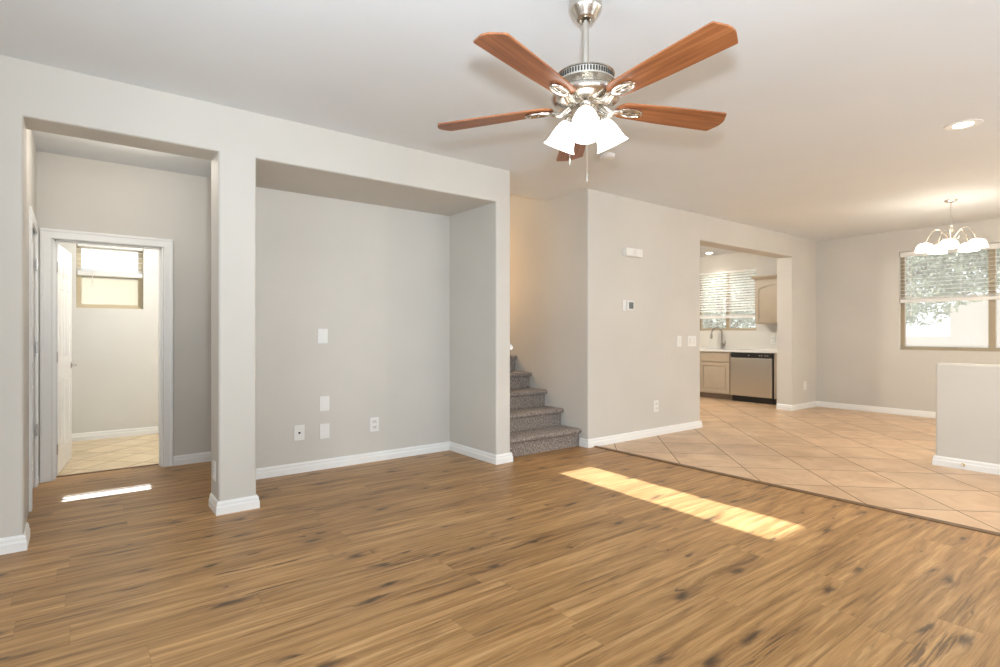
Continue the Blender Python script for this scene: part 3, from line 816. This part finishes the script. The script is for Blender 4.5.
hr = empty('handrail', (3.262, 4.14, 1.03), 'white wall handrail whose end peeks past the pier beside the stairs', 'handrail')
bm = B()
sl = RISE / RUN
extrude(bm, [(0.040, -0.022), (0.062, -0.022), (0.078, 0.0), (0.062, 0.024), (0.040, 0.024), (0.030, 0.0)], 'y', 0, 3.9,
        mat=Matrix(((1, 0, 0, 0), (0, 1, 0, 0), (0, sl, 1, 0.045), (0, 0, 0, 1))))
obj('rail', bm, M['trim'], hr)
for yy in (0.25, 1.6, 3.0):
    bm = B(); tube(bm, [(0.0, yy, yy * sl - 0.06), (0.03, yy, yy * sl - 0.06), (0.05, yy, yy * sl - 0.03), (0.05, yy, yy * sl + 0.02)], 0.008, 8)
    obj('bracket', bm, M['chrome'], hr)

# ------------------------------------------------------------------ ceiling fan
FX, FY, FZ = 1.8297, 1.7470, 2.2430
fan = empty('ceiling_fan', (FX, FY, CH), 'brushed nickel ceiling fan with five cherry blades and a lit three-shade light kit', 'ceiling fan')
DZ = FZ - CH                       # blade plane in the fan's frame


def fm(z=0.0, a=0.0): return Matrix.Translation((0, 0, z)) @ Matrix.Rotation(a, 4, 'Z')


bm = B()
lathe(bm, [(0, 0), (0.070, 0), (0.073, -0.006), (0.073, -0.062), (0.070, -0.070), (0.066, -0.076), (0.053, -0.096), (0.047, -0.102), (0.045, -0.108), (0.038, -0.114), (0.030, -0.114), (0.028, -0.102), (0, -0.098)], 40)
can = obj('canopy', bm, M['nickel'], fan)
bm = B(); lathe(bm, [(0.0145, -0.08), (0.0145, DZ + 0.14)], 16)
obj('downrod', bm, M['nickel'], fan)
bm = B()
lathe(bm, [(0, DZ + 0.168), (0.026, DZ + 0.168), (0.028, DZ + 0.150), (0.070, DZ + 0.149), (0.112, DZ + 0.144), (0.128, DZ + 0.137), (0.131, DZ + 0.131), (0.125, DZ + 0.128), (0.125, DZ + 0.102), (0.131, DZ + 0.100), (0.131, DZ + 0.094),
           (0.120, DZ + 0.090), (0.106, DZ + 0.085), (0.098, DZ + 0.078), (0.104, DZ + 0.072), (0.132, DZ + 0.062), (0.150, DZ + 0.050), (0.156, DZ + 0.036), (0.152, DZ + 0.022), (0.138, DZ + 0.010), (0.112, DZ + 0.000), (0.080, DZ - 0.006), (0.060, DZ - 0.008), (0, DZ - 0.008)], 64)
mot = obj('motor_housing', bm, M['nickel'], fan)
bm = B()
for k in range(60):
    box(bm, 0.121, 0.1266, -0.0036, 0.0036, 0.105, 0.125, mat=fm(DZ, 2 * math.pi * k / 60))
obj('vent_slots', bm, M['darkslot'], mot, 0)
bm = B()
lathe(bm, [(0, DZ + 0.0), (0.056, DZ + 0.0), (0.058, DZ - 0.008), (0.058, DZ - 0.050), (0.062, DZ - 0.054), (0.062, DZ - 0.062), (0.054, DZ - 0.072), (0.036, DZ - 0.088), (0.016, DZ - 0.098), (0.010, DZ - 0.112), (0, DZ - 0.116)], 40)
kit = obj('light_kit', bm, M['nickel'], fan)


def blade_bm():
    t = bmesh.new()
    pts = []
    # outline (x radial, y width); rounded inner end, chamfered outer end
    x0, x1 = 0.150, 0.719
    for k in range(11):
        a = R(90 + 18 * k); pts.append((x0 + 0.052 + 0.052 * math.cos(a), 0.056 * math.sin(a)))
    lower = [(0.40, -0.068), (0.685, -0.0765), (0.697, -0.0765), (0.701, -0.0740), (0.724, -0.028), (0.728, -0.015)]
    tip = [(0.729, 0.0), (0.728, 0.015), (0.724, 0.028), (0.701, 0.0740), (0.697, 0.0765), (0.685, 0.0765), (0.40, 0.068)]
    pts = pts + lower + tip
    th = 0.0035
    a = [t.verts.new((x, y, th)) for x, y in pts]; b = [t.verts.new((x, y, -th)) for x, y in pts]
    t.faces.new(a); t.faces.new(list(reversed(b)))
    n = len(pts)
    for i in range(n): t.faces.new((a[i], b[i], b[(i + 1) % n], a[(i + 1) % n]))
    return t


def iron_bm():
    bm = B()
    # flat curved arm from the hub out to the oval ring under the blade
    path = [(0.070, 0, -0.002), (0.090, 0, -0.012), (0.108, 0, -0.022), (0.126, 0, -0.026), (0.145, 0, -0.020), (0.165, 0, -0.012)]
    for dy in (-0.012, 0.0, 0.012):
        tube(bm, [(x, dy * (1.6 - 5 * (x - 0.07)) if x < 0.15 else dy * 0.8, z) for x, y, z in path], 0.0075, 8)
    ring = [(0.225 + 0.056 * math.cos(2 * math.pi * k / 28), 0.027 * math.sin(2 * math.pi * k / 28), -0.011) for k in range(28)]
    tube(bm, ring, 0.0062, 8, closed=True)
    for dy in (-0.009, 0.009): tube(bm, [(0.172, dy, -0.010), (0.277, dy, -0.010)], 0.0052, 8)
    for x in (0.185, 0.225, 0.265):
        lathe(bm, [(0.006, -0.018), (0.006, -0.005)], 10, Matrix.Translation((x, 0, 0)))
    box(bm, 0.165, 0.190, -0.018, 0.018, -0.014, -0.004, 0.003)
    return bm


PH0 = 3.4081
bmesh_blade = blade_bm()
bl0 = None
for k in range(5):
    a = PH0 + k * 2 * math.pi / 5
    mt = Matrix.Translation((0, 0, DZ)) @ Matrix.Rotation(-0.0266, 4, 'X') @ Matrix.Rotation(0.0069, 4, 'Y') @ Matrix.Rotation(a, 4, 'Z') @ Matrix.Rotation(R(-9.1), 4, 'X')
    if k == 0:
        bl0 = obj('fan_blade', bmesh_blade, M['blade'], fan, 30)
        ir0 = obj('blade_bracket', iron_bm(), M['nickel'], bl0)
        bl0.matrix_local = mt
    else:
        o = bl0.copy(); C.objects.link(o); o.parent = fan; o.matrix_local = mt
        i2 = ir0.copy(); C.objects.link(i2); i2.parent = o

SHP = [(0.026, 0.0), (0.031, -0.006), (0.039, -0.018), (0.048, -0.038), (0.055, -0.062), (0.060, -0.086), (0.067, -0.108), (0.077, -0.124)]
SHP2 = SHP + [(r - 0.004, z) for r, z in reversed(SHP)]
toCam = math.atan2(-FY, -FX)
sh0 = None
for k in range(3):
    a = toCam + k * 2 * math.pi / 3
    mt = Matrix.Translation((0, 0, DZ - 0.055)) @ Matrix.Rotation(a, 4, 'Z') @ Matrix.Translation((0.086, 0, 0)) @ Matrix.Rotation(R(-27), 4, 'Y')
    if k == 0:
        bm = B(); lathe(bm, SHP2, 36, cap=False)
        sh0 = obj('lamp_shade', bm, M['shade'], fan); sh0['label'] = 'white frosted bell shade, lit'
        bm = B(); lathe(bm, [(0, 0.030), (0.012, 0.028), (0.020, 0.020), (0.028, 0.008), (0.029, -0.002), (0.024, -0.002)], 24)
        tube(bm, [(-0.050, 0, 0.008), (-0.030, 0, 0.022), (-0.008, 0, 0.026), (0, 0, 0.020)], 0.008, 8)
        ho0 = obj('shade_holder', bm, M['nickel'], sh0)
        bm = B(); lathe(bm, [(0.012, -0.012), (0.014, -0.035), (0.027, -0.062), (0.030, -0.080), (0.024, -0.098), (0.012, -0.108), (0, -0.110)], 20)
        bu0 = obj('bulb', bm, M['bulb'], sh0)
        sh0.matrix_local = mt
    else:
        o = sh0.copy(); C.objects.link(o); o.parent = fan; o.matrix_local = mt
        for q in (ho0, bu0):
            c = q.copy(); C.objects.link(c); c.parent = o


def chain_bm(x, y, z0, z1):
    bm = B(); tube(bm, [(x, y, z0), (x, y, z1 + 0.03)], 0.0016, 6)
    n = int((z0 - z1) / 0.008)
    for i in range(n):
        lathe(bm, [(0, -0.0028), (0.0026, 0), (0, 0.0028)], 6, Matrix.Translation((x, y, z0 - i * 0.008)))
    lathe(bm, [(0, -0.002), (0.004, 0), (0.0048, 0.015), (0.003, 0.032), (0, 0.034)], 10, Matrix.Translation((x, y, z1)))
    return bm


ux, uy = math.sin(HEAD), -math.cos(HEAD)          # to the right as the camera sees it
cx_, cy_ = math.cos(toCam), math.sin(toCam)
obj('pull_chain', chain_bm(-0.072 * ux - 0.01 * cx_, -0.072 * uy - 0.01 * cy_, DZ - 0.055, 1.975 - CH), M['nickel'], fan)
obj('pull_chain', chain_bm(0.006 * ux + 0.05 * cx_, 0.006 * uy + 0.05 * cy_, DZ - 0.085, 1.885 - CH), M['nickel'], fan)

# ------------------------------------------------------------------ recessed lights, smoke detector


def recessed(x, y, lens, label, grp, watt, colr):
    e = empty('recessed_light', (x, y, CH), label, 'ceiling light', grp)
    bm = B()
    lathe(bm, [(0.062, 0.0), (0.062, -0.003), (0.105, -0.006), (0.112, -0.003), (0.112, 0.0)], 40, cap=False)
    obj('trim_ring', bm, M['white_lamp'], e)
    bm = B(); lathe(bm, [(0, -0.002), (0.040, -0.0025), (0.066, -0.002), (0.066, 0.0), (0, 0.0)], 32)
    obj('lens', bm, lens, e)
    l = bpy.data.lights.new('downlight', 'SPOT'); l.energy = watt; l.color = colr; l.spot_size = R(120); l.spot_blend = 0.8; l.shadow_soft_size = 0.06
    o = bpy.data.objects.new('downlight', l); C.objects.link(o); o.parent = e; o.location = (0, 0, -0.02)
    return e


recessed(5.163, 1.147, M['can'], 'lit round recessed light in the ceiling left of the chandelier', None, 75, (1.0, 0.84, 0.62))
recessed(9.62, 5.95, M['kitcan'], 'lit round recessed light in the kitchen ceiling above the sink', None, 35, (1.0, 0.93, 0.82))

sm = empty('smoke_detector', (3.62, 3.205, CH), 'round white smoke detector on the ceiling behind the fan', 'smoke detector')
bm = B(); lathe(bm, [(0, 0), (0.068, 0), (0.068, -0.012), (0, -0.012)], 36); obj('base', bm, M['plastic'], sm)
bm = B(); lathe(bm, [(0.064, -0.012), (0.062, -0.026), (0.050, -0.036), (0.020, -0.040), (0, -0.040)], 36); obj('cover', bm, M['plastic'], sm)

# ------------------------------------------------------------------ chandelier
CX, CY = 7.98, 1.882
ch = empty('chandelier', (CX, CY, CH), 'nickel chandelier with five lit white glass shades in front of the dining window', 'chandelier')
bm = B(); lathe(bm, [(0, 0), (0.066, 0), (0.066, -0.006), (0.058, -0.016), (0.030, -0.026), (0.010, -0.034), (0, -0.034)], 32)
obj('canopy', bm, M['nickel'], ch)
bm = B()
z = -0.030; k = 0
while z > -0.275:
    a = R(90) * (k % 2)
    lk = [(0.0085 * math.cos(t_ * math.pi / 6) * math.cos(a), 0.0085 * math.cos(t_ * math.pi / 6) * math.sin(a), z - 0.016 + 0.019 * math.sin(t_ * math.pi / 6)) for t_ in range(12)]
    tube(bm, lk, 0.0024, 6, closed=True); z -= 0.028; k += 1
obj('chain', bm, M['nickel'], ch)
bm = B()
lathe(bm, [(r_, z_ + 0.10) for r_, z_ in [(0, -0.370), (0.010, -0.375), (0.014, -0.395), (0.008, -0.410), (0.020, -0.430), (0.024, -0.450), (0.012, -0.465), (0.012, -0.52), (0.024, -0.545), (0.036, -0.575), (0.036, -0.60), (0.020, -0.630), (0.010, -0.645), (0.014, -0.655), (0.008, -0.668), (0, -0.672)]], 28)
obj('column', bm, M['nickel'], ch)
ang0 = HEAD - R(80)                                # first arm points to the camera's right
CSH = [(0.020, 0.0), (0.040, -0.005), (0.064, -0.016), (0.078, -0.034), (0.087, -0.056), (0.091, -0.080), (0.096, -0.098)]
CSH2 = CSH + [(r - 0.004, z - 0.001) for r, z in reversed(CSH)]
for k in range(5):
    a = ang0 + k * 2 * math.pi / 5
    mt = Matrix.Translation((0, 0, 0.115)) @ Matrix.Rotation(a, 4, 'Z')
    bm = B()
    pts = []
    for s_ in range(17):
        q = s_ / 16
        x = 0.02 + 0.220 * q
        zz = -0.560 + 0.085 * math.sin(q * math.pi * 0.98) * 1.45 - 0.015 * q - (0.035 * max(0, q - 0.8) / 0.2 if q > 0.8 else 0) + 0.0
        pts.append((x, 0, zz))
    pts += [(0.242, 0, -0.585)]
    tube(bm, pts, 0.0055, 8)
    scroll = [(0.03 + 0.05 * q, 0, -0.60 + 0.07 * q + 0.02 * math.sin(q * 6)) for q in [i / 8 for i in range(9)]]
    tube(bm, scroll, 0.004, 6)
    lathe(bm, [(0, 0.012), (0.012, 0.010), (0.024, 0.0), (0.026, -0.012), (0.018, -0.016)], 18, Matrix.Translation((0.242, 0, -0.588)))
    arm = obj('arm', bm, M['nickel'], ch); arm.matrix_local = mt
    bm = B(); lathe(bm, CSH2, 32, Matrix.Translation((0.242, 0, -0.595)), cap=False)
    s_ = obj('lamp_shade', bm, M['chandshade'], arm); s_['label'] = 'white glass bell shade, lit'
    bm = B(); lathe(bm, [(0.012, -0.010), (0.014, -0.025), (0.028, -0.050), (0.030, -0.068), (0.018, -0.088), (0, -0.094)], 18, Matrix.Translation((0.242, 0, -0.595)))
    obj('bulb', bm, M['bulb'], arm)

# ------------------------------------------------------------------ wall plates, thermostat, chime


def plate(name, kind, loc, rz, label, cat, group=None, w=0.09, h=0.132):
    """local: x along the wall, -y into the room"""
    e = empty(name, loc, label, cat, group, rz)
    bm = B(); box(bm, -w / 2, w / 2, -0.007, 0.0, -h / 2, h / 2, 0.004, 2)
    obj('plate', bm, M['plastic'], e)
    if kind == 'outlet':
        for zz in (-0.026, 0.026):
            bm = B(); box(bm, -0.019, 0.019, -0.0095, -0.006, zz - 0.018, zz + 0.018, 0.005, 2)
            rc = obj('receptacle', bm, M['plastic2'], e)
            bm = B()
            for xx in (-0.0075, 0.0075): box(bm, xx - 0.0016, xx + 0.0016, -0.0100, -0.0092, zz - 0.004, zz + 0.009)
            obj('slots', bm, M['darkslot'], rc, 0)
    elif kind == 'rocker':
        n = max(1, round(w / 0.09))
        for i in range(n):
            x = (i - (n - 1) / 2) * 0.055 * (1.45 if n > 1 else 1)
            bm = B(); box(bm, x - 0.020, x + 0.020, -0.0125, -0.005, -0.040, 0.040, 0.004, 2)
            obj('rocker', bm, M['plastic2'], e)
    elif kind == 'coax':
        bm = B(); lathe(bm, [(0.0095, 0), (0.0095, 0.003), (0.006, 0.004), (0.006, 0.014), (0.002, 0.014), (0.002, 0.005), (0, 0.005)], 14, Matrix.Translation((0, -0.006, 0)) @ Matrix.Rotation(R(90), 4, 'X'))
        obj('connector', bm, M['darkslot'], e)
    for zz in ((-0.048, 0.048) if kind != 'rocker' else (-0.055, 0.055)):
        bm = B(); lathe(bm, [(0.0032, 0), (0.0030, 0.0015), (0, 0.002)], 8, Matrix.Translation((0, -0.0065, zz)) @ Matrix.Rotation(R(90), 4, 'X'))
        obj('screw', bm, M['plastic2'], e)
    return e


NB = 4.88
plate('wall_plate', 'blank', (1.752, NB, 1.188), 0, 'blank white wall plate highest on the niche wall', 'wall plate')
plate('wall_plate', 'blank', (1.768, NB, 0.584), 0, 'blank white plate in the niche, middle of the three in a vertical line', 'wall plate')
plate('wall_plate', 'blank', (1.768, NB, 0.338), 0, 'blank white plate in the niche, lowest of the vertical line and beside the cable plate', 'wall plate')
plate('cable_outlet', 'coax', (1.545, NB, 0.347), 0, 'white cable plate with dark connector low on the niche wall, leftmost', 'cable outlet')
plate('power_outlet', 'outlet', (2.246, NB, 0.350), 0, 'white power outlet low on the niche wall, right of the blank plates', 'outlet')
plate('power_outlet', 'outlet', (5.466, YA, 0.348), 0, 'white power outlet low on the wall under the light switches', 'outlet')
plate('power_outlet', 'outlet', (9.34, YA, 0.367), 0, 'white power outlet low on the short wall right of the kitchen opening', 'outlet')
plate('power_outlet', 'outlet', (0.76, 4.20, 0.27), R(-90), 'white power outlet on the hall side of the column, seen edge-on', 'outlet')
plate('light_switch', 'rocker', (5.928, YA, 1.113), 0, 'single white light switch left of the double switch by the kitchen', 'light switch', None, 0.09)
plate('light_switch', 'rocker', (6.195, YA, 1.113), 0, 'double white light switch beside the kitchen opening', 'light switch', None, 0.185)
plate('power_outlet', 'outlet', (KX - 0.012, 4.90, 1.09), R(-90), 'white power outlet on the backsplash under the wall cabinet', 'outlet')

e = empty('thermostat', (4.96, YA, 1.525), 'white square thermostat with grey display on the beige wall', 'thermostat')
bm = B(); box(bm, -0.095, 0.085, -0.006, 0, -0.062, 0.060, 0.004); obj('back_plate', bm, M['plastic'], e)
bm = B(); box(bm, -0.040, 0.080, -0.028, -0.005, -0.054, 0.052, 0.006); obj('body', bm, M['plastic'], e)
bm = B(); box(bm, -0.018, 0.062, -0.0290, -0.027, -0.036, 0.038, 0.001, 1); obj('display', bm, M['screen'], e)

e = empty('door_chime', (5.014, YA, 2.124), 'white rectangular door chime box high on the beige wall', 'door chime')
bm = B(); box(bm, -0.140, 0.140, -0.055, 0, -0.045, 0.045, 0.006); obj('cover', bm, M['plastic'], e)
bm = B(); box(bm, -0.030, 0.030, -0.057, -0.050, -0.030, 0.030, 0.002); obj('grille', bm, M['plastic2'], e)

e = empty('door_stop', (HX - 0.0165, 1.394, 0.04), 'small brass door stop on the half wall baseboard', 'door stop')
bm = B(); lathe(bm, [(0, 0), (0.016, 0), (0.016, 0.004), (0.008, 0.007), (0.008, 0.04), (0, 0.04)], 14, Matrix.Rotation(R(-90), 4, 'Y')); obj('stem', bm, M['brass'], e)
bm = B(); lathe(bm, [(0, 0.04), (0.011, 0.04), (0.012, 0.052), (0, 0.056)], 14, Matrix.Rotation(R(-90), 4, 'Y')); obj('bumper', bm, M['plastic'], e)

# ------------------------------------------------------------------ kitchen
FXK = 9.36            # front face of the base units
CT = 0.875            # underside of the worktop


def raised_door(bm, y0, y1, z0, z1, x, arch=False):
    """door front facing -X at plane x (front face x-0.02); frame + recess + raised field"""
    rail = 0.058
    box(bm, x - 0.010, x, y0, y1, z0, z1, 0.001, 1)
    box(bm, x - 0.024, x - 0.009, y0, y0 + rail, z0, z1, 0.002); box(bm, x - 0.024, x - 0.009, y1 - rail, y1, z0, z1, 0.002)
    box(bm, x - 0.0235, x - 0.009, y0 + 0.004, y1 - 0.004, z0 + 0.0006, z0 + rail, 0.002)
    gap = 0.024
    if not arch:
        box(bm, x - 0.0235, x - 0.009, y0 + 0.004, y1 - 0.004, z1 - rail, z1 - 0.0006, 0.002)
        box(bm, x - 0.021, x - 0.009, y0 + rail + gap, y1 - rail - gap, z0 + rail + gap, z1 - rail - gap, 0.006, 2)
    else:
        ya, yb_ = y0 + rail, y1 - rail
        def arc(off, n=16):
            out = []
            for i in range(n + 1):
                q = i / n; y = ya + off + (yb_ - ya - 2 * off) * q
                out.append((y, z1 - rail - 0.075 - off + 0.070 * math.sin(math.pi * q) ** 0.8))
            return out
        extrude(bm, [(ya - 0.01, z1 - 0.0006), (ya - 0.01, z1 - rail - 0.075)] + arc(0) + [(yb_ + 0.01, z1 - rail - 0.075), (yb_ + 0.01, z1 - 0.0006)], 'x', x - 0.0235, x - 0.009)
        extrude(bm, [(ya + gap, z0 + rail + gap)] + arc(gap) + [(yb_ - gap, z0 + rail + gap)], 'x', x - 0.021, x - 0.009)


# sink base cabinet
cb = empty('base_cabinet', (FXK, 5.68, 0), 'taupe sink base cabinet under the white worktop left of the dishwasher', 'cabinet')
cy0, cy1 = 5.368 - 5.68, 6.30 - 5.68
bm = B()
for q in ((0.0, 0.02, cy0, cy1, 0.10, CT), (0.58, 0.60, cy0, cy1, 0.10, CT), (0.02, 0.58, cy0, cy0 + 0.018, 0.10, CT), (0.02, 0.58, cy1 - 0.018, cy1, 0.10, CT), (0.02, 0.58, cy0 + 0.018, cy1 - 0.018, 0.10, 0.118)): box(bm, *q)
obj('body', bm, M['cab'], cb, 0)
bm = B(); box(bm, 0.07, 0.60, cy0, cy1, 0.0, 0.10); obj('toe_kick', bm, M['cabkick'], cb, 0)
for ya, yb_ in ((cy0 + 0.012, 5.962 - 5.68), (5.966 - 5.68, cy1 - 0.012)):
    if yb_ - ya < 0.1: continue
    bm = B(); raised_door(bm, ya, yb_, 0.115, 0.672, 0.0); obj('cabinet_door', bm, M['cab'], cb, 30)
    bm = B(); box(bm, -0.020, 0.0, ya, yb_, 0.690, 0.845, 0.005); obj('drawer_front', bm, M['cab'], cb, 30)

# dishwasher
dw = empty('dishwasher', (FXK, 4.985, 0), 'stainless steel dishwasher with black control strip between taupe cabinets', 'dishwasher')
d0, d1_ = 4.610 - 4.985, 5.352 - 4.985
bm = B(); box(bm, 0.0, 0.60, d0 - 0.02, d1_, 0.10, CT - 0.004); obj('body', bm, M['black'], dw, 0)
bm = B(); box(bm, 0.03, 0.55, d0 - 0.02, d1_, 0.0, 0.105); obj('kick_plate', bm, M['black'], dw, 0)
bm = B()
prof = [(0.0, 0.105), (-0.026, 0.108), (-0.030, 0.118), (-0.030, 0.765), (-0.026, 0.776), (0.0, 0.778)]
t = bmesh.new()
extrude(t, prof, 'y', d0, d1_)
merge(bm, t); obj('door', bm, M['steel'], dw, 30)
bm = B(); box(bm, -0.026, 0.0, d0, d1_, 0.788, CT - 0.008, 0.004); cp = obj('control_panel', bm, M['black'], dw)
for y in (-0.30, -0.26, -0.20, -0.16, 0.03):
    bm = B(); box(bm, -0.0268, -0.0255, y - 0.012, y + 0.012, 0.818, 0.830); obj('button', bm, M['hinge'], cp, 0)
bm = B(); box(bm, -0.020, 0.0, d0 + 0.05, d1_ - 0.05, 0.776, 0.790); obj('handle_recess', bm, M['darkslot'], dw, 0)

# filler cabinet between dishwasher and wall
fc = empty('end_panel', (FXK, 4.45, 0), 'narrow taupe cabinet panel between the dishwasher and the wall', 'cabinet')
bm = B(); box(bm, -0.002, 0.60, 4.316 - 4.45, 4.586 - 4.45, 0.10, CT, 0.002, 1); obj('panel', bm, M['cab'], fc, 0)
bm = B(); box(bm, 0.06, 0.60, 4.316 - 4.45, 4.586 - 4.45, 0.0, 0.10); obj('toe_kick', bm, M['cabkick'], fc, 0)

# worktop and sink
SK0, SK1 = 5.45, 6.02
bm = B()
CX0, CX1 = FXK - 0.04, KX
sx0, sx1 = 9.46, 9.84
box(bm, CX0, sx0, 4.316, 6.32, CT, CT + 0.04, 0.003); box(bm, sx1, CX1 - 0.012, 4.316, 6.32, CT, CT + 0.04); box(bm, sx0, sx1, 4.316, SK0, CT, CT + 0.04); box(bm, sx0, sx1, SK1, 6.32, CT, CT + 0.04)
wt = tag(obj('worktop', bm, M['counter'], None, 30), 'white worktop running over the sink cabinet and dishwasher', 'worktop')
bm = B(); box(bm, CX1 - 0.012, CX1, 4.316, 6.42, CT, KWZ0 - 0.02)
bs = tag(obj('wall_backsplash', bm, painted('pale_backsplash', (0.66, 0.64, 0.59), 0.4, 60, 0.02), None, 0), 'pale backsplash between worktop and kitchen window', 'backsplash', kind='structure')
sk = empty('sink', (9.65, (SK0 + SK1) / 2, CT), 'steel sink set into the white worktop under the faucet', 'sink')
bm = B()
a, b_ = (SK1 - SK0) / 2 - 0.003, 0.187
for x0, x1, y0, y1, z0, z1 in ((-b_, b_, -a, a, -0.19, -0.18), (-b_, -b_ + 0.008, -a, a, -0.18, 0.035), (b_ - 0.008, b_, -a, a, -0.18, 0.035), (-b_, b_, -a, -a + 0.008, -0.18, 0.035), (-b_, b_, a - 0.008, a, -0.18, 0.035)):
    box(bm, x0, x1, y0, y1, z0, z1)
obj('basin', bm, M['chrome'], sk, 0)
bm = B(); lathe(bm, [(0, -0.178), (0.04, -0.178), (0.042, -0.174), (0.02, -0.172), (0, -0.174)], 20); obj('drain', bm, M['hinge'], sk)

# faucet: base behind the basin, gooseneck towards the room
fa = empty('faucet', (9.895, 5.855, CT + 0.04), 'gooseneck pull-down kitchen faucet in satin nickel on the white worktop', 'faucet', rz=R(60))
bm = B(); lathe(bm, [(0, 0), (0.032, 0), (0.032, 0.006), (0.025, 0.012), (0.024, 0.10), (0.018, 0.112), (0, 0.112)], 24); obj('body', bm, M['faucet'], fa)
bm = B()
pts = [(0, 0, 0.10), (0, 0, 0.30)] + [(-0.0, 0.105 - 0.105 * math.cos(R(q)), 0.30 + 0.105 * math.sin(R(q))) for q in range(15, 181, 15)] + [(0, 0.213, 0.27)]
tube(bm, pts, 0.0135, 12); obj('spout', bm, M['faucet'], fa)
bm = B(); lathe(bm, [(0.014, 0.28), (0.019, 0.265), (0.022, 0.215), (0.017, 0.190), (0, 0.188)], 18, Matrix.Translation((0, 0.214, 0))); obj('spray_head', bm, M['faucet'], fa)
bm = B(); tube(bm, [(0, -0.02, 0.062), (0.0, -0.052, 0.066), (0.0, -0.066, 0.09), (0.0, -0.072, 0.15)], [0.016, 0.013, 0.009, 0.007], 10); obj('lever_handle', bm, M['faucet'], fa)

# wall cabinet with crown and arched door
uc = empty('wall_cabinet', (9.65, 4.70, 1.375), 'taupe wall cabinet with arched door and crown moulding right of the kitchen window', 'cabinet')
u0, u1 = 4.318 - 4.70, 5.068 - 4.70
bm = B(); box(bm, 0.0, 0.318, u0, u1, 0, 0.765); obj('body', bm, M['cab'], uc, 0)
bm = B(); raised_door(bm, u0 + 0.02, u1 - 0.018, 0.018, 0.748, 0.0, True); obj('cabinet_door', bm, M['cab'], uc, 30)
bm = B()
sweep_profile(bm, [(0.318, u1), (0.0, u1), (0.0, u0)], [(0, 0.765), (0.006, 0.765), (0.010, 0.785), (0.030, 0.805), (0.052, 0.830), (0.060, 0.838), (0.060, 0.850), (0, 0.850)], -1)
obj('crown_moulding', bm, M['cab'], uc, 25)

# ------------------------------------------------------------------ outdoors
bm = B(); box(bm, 10.3, 70, -40, 45, -0.42, -0.32)
struct('ground', bm, plain('pale_gravel_ground', (0.46, 0.40, 0.33), 0.9, var=0.12, scale=2), 'pale gravel yard outside the windows', 'ground', smooth=0)


def leaf_crown(bm, centres, n, size, rng):
    for _ in range(n):
        c, r = centres[rng.randrange(len(centres))]
        d = Vector((rng.gauss(0, 1), rng.gauss(0, 1), rng.gauss(0, 1))).normalized() * (r * rng.uniform(0.55, 1.0))
        p = Vector(c) + d
        u = Vector((rng.gauss(0, 1), rng.gauss(0, 1), rng.gauss(0, 1))).normalized(); v = u.orthogonal().normalized()
        s = size * rng.uniform(0.6, 1.3)
        vs = [bm.verts.new(p + u * s), bm.verts.new(p + v * s * 0.45), bm.verts.new(p - u * s), bm.verts.new(p - v * s * 0.45)]
        bm.faces.new(vs)


M['leaf'] = plain('tree_leaves', (0.43, 0.46, 0.34), 0.7, var=0.3, scale=1.5)
M['bark'] = plain('tree_bark', (0.20, 0.14, 0.10), 0.9, var=0.3, scale=12)


def tree(name, loc, centres, n, size, label, seed, trunk_r=0.16):
    rng = random.Random(seed)
    e = empty(name, loc, label, 'tree')
    bm = B()
    top = max(c[2] for c, r in centres)
    tube(bm, [(0, 0, -0.05), (0.06, 0.02, top * 0.3), (-0.03, 0.05, top * 0.6), (0.05, 0, top * 0.9)], [trunk_r, trunk_r * 0.8, trunk_r * 0.6, trunk_r * 0.3], 10)
    for c, r in centres:
        tube(bm, [(0, 0, top * 0.4), (c[0] * 0.5, c[1] * 0.5, (top * 0.4 + c[2]) / 2 + 0.1), c], [trunk_r * 0.5, trunk_r * 0.3, trunk_r * 0.12], 6)
    obj('trunk', bm, M['bark'], e)
    bm = B(); leaf_crown(bm, centres, n, size, rng); obj('crown', bm, M['leaf'], e, 0)
    return e


tree('tree', (19.0, 6.6, -0.32), [((0, -1.1, 3.1), 1.5), ((0.2, -2.3, 3.5), 1.2), ((-0.2, -3.0, 4.1), 1.0), ((0.1, -0.1, 2.8), 1.5), ((0, -0.8, 4.7), 1.6), ((0.2, -2.3, 5.2), 1.4), ((0, 0.9, 4.6), 1.7), ((0.1, -1.3, 5.9), 1.3)], 24000, 0.085, 'leafy tree in the yard outside the dining window', 3)
tree('tree', (15.0, 8.9, -0.32), [((0, 0, 2.6), 1.2), ((0.3, -1.1, 2.2), 1.0), ((-0.2, 1.0, 2.2), 1.0), ((0, 0.2, 3.5), 1.0), ((0.1, 1.5, 3.3), 0.9), ((0.1, -1.3, 3.4), 0.9)], 11000, 0.08, 'leafy tree outside the kitchen window', 4)

fn = empty('yard_fence', (24.0, 4.0, -0.32), 'pale metal picket fence far outside the dining window', 'fence')
M['fence'] = plain('pale_fence_paint', (0.42, 0.40, 0.36), 0.6, var=0.05)
bm = B()
for i in range(-70, 71): box(bm, -0.012, 0.012, i * 0.14 - 0.012, i * 0.14 + 0.012, 0, 1.15)
obj('pickets', bm, M['fence'], fn, 0)
bm = B()
for z in (0.15, 1.05): box(bm, -0.02, 0.02, -9.9, 9.9, z, z + 0.04)
obj('rails', bm, M['fence'], fn, 0)
bm = B(); box(bm, 33.0, 33.25, -25, 40, -0.32, 1.05)
tag(obj('wall_yard', bm, painted('yard_block_wall', (0.55, 0.47, 0.42), 0.9, 4, 0.1), None, 0), 'long pale block wall beyond the fence outside', 'garden wall', kind='structure')
bm = B()
extrude(bm, [(-2, -0.32), (9, -0.32), (9, 2.6), (9.5, 2.6), (3.5, 4.3), (-2.5, 2.6), (-2, 2.6)], 'x', 38, 46)
tag(obj('neighbour_house', bm, painted('pale_stucco', (0.55, 0.50, 0.44), 0.9, 4, 0.1), None, 0), 'pale low house beyond the block wall outside', 'house')
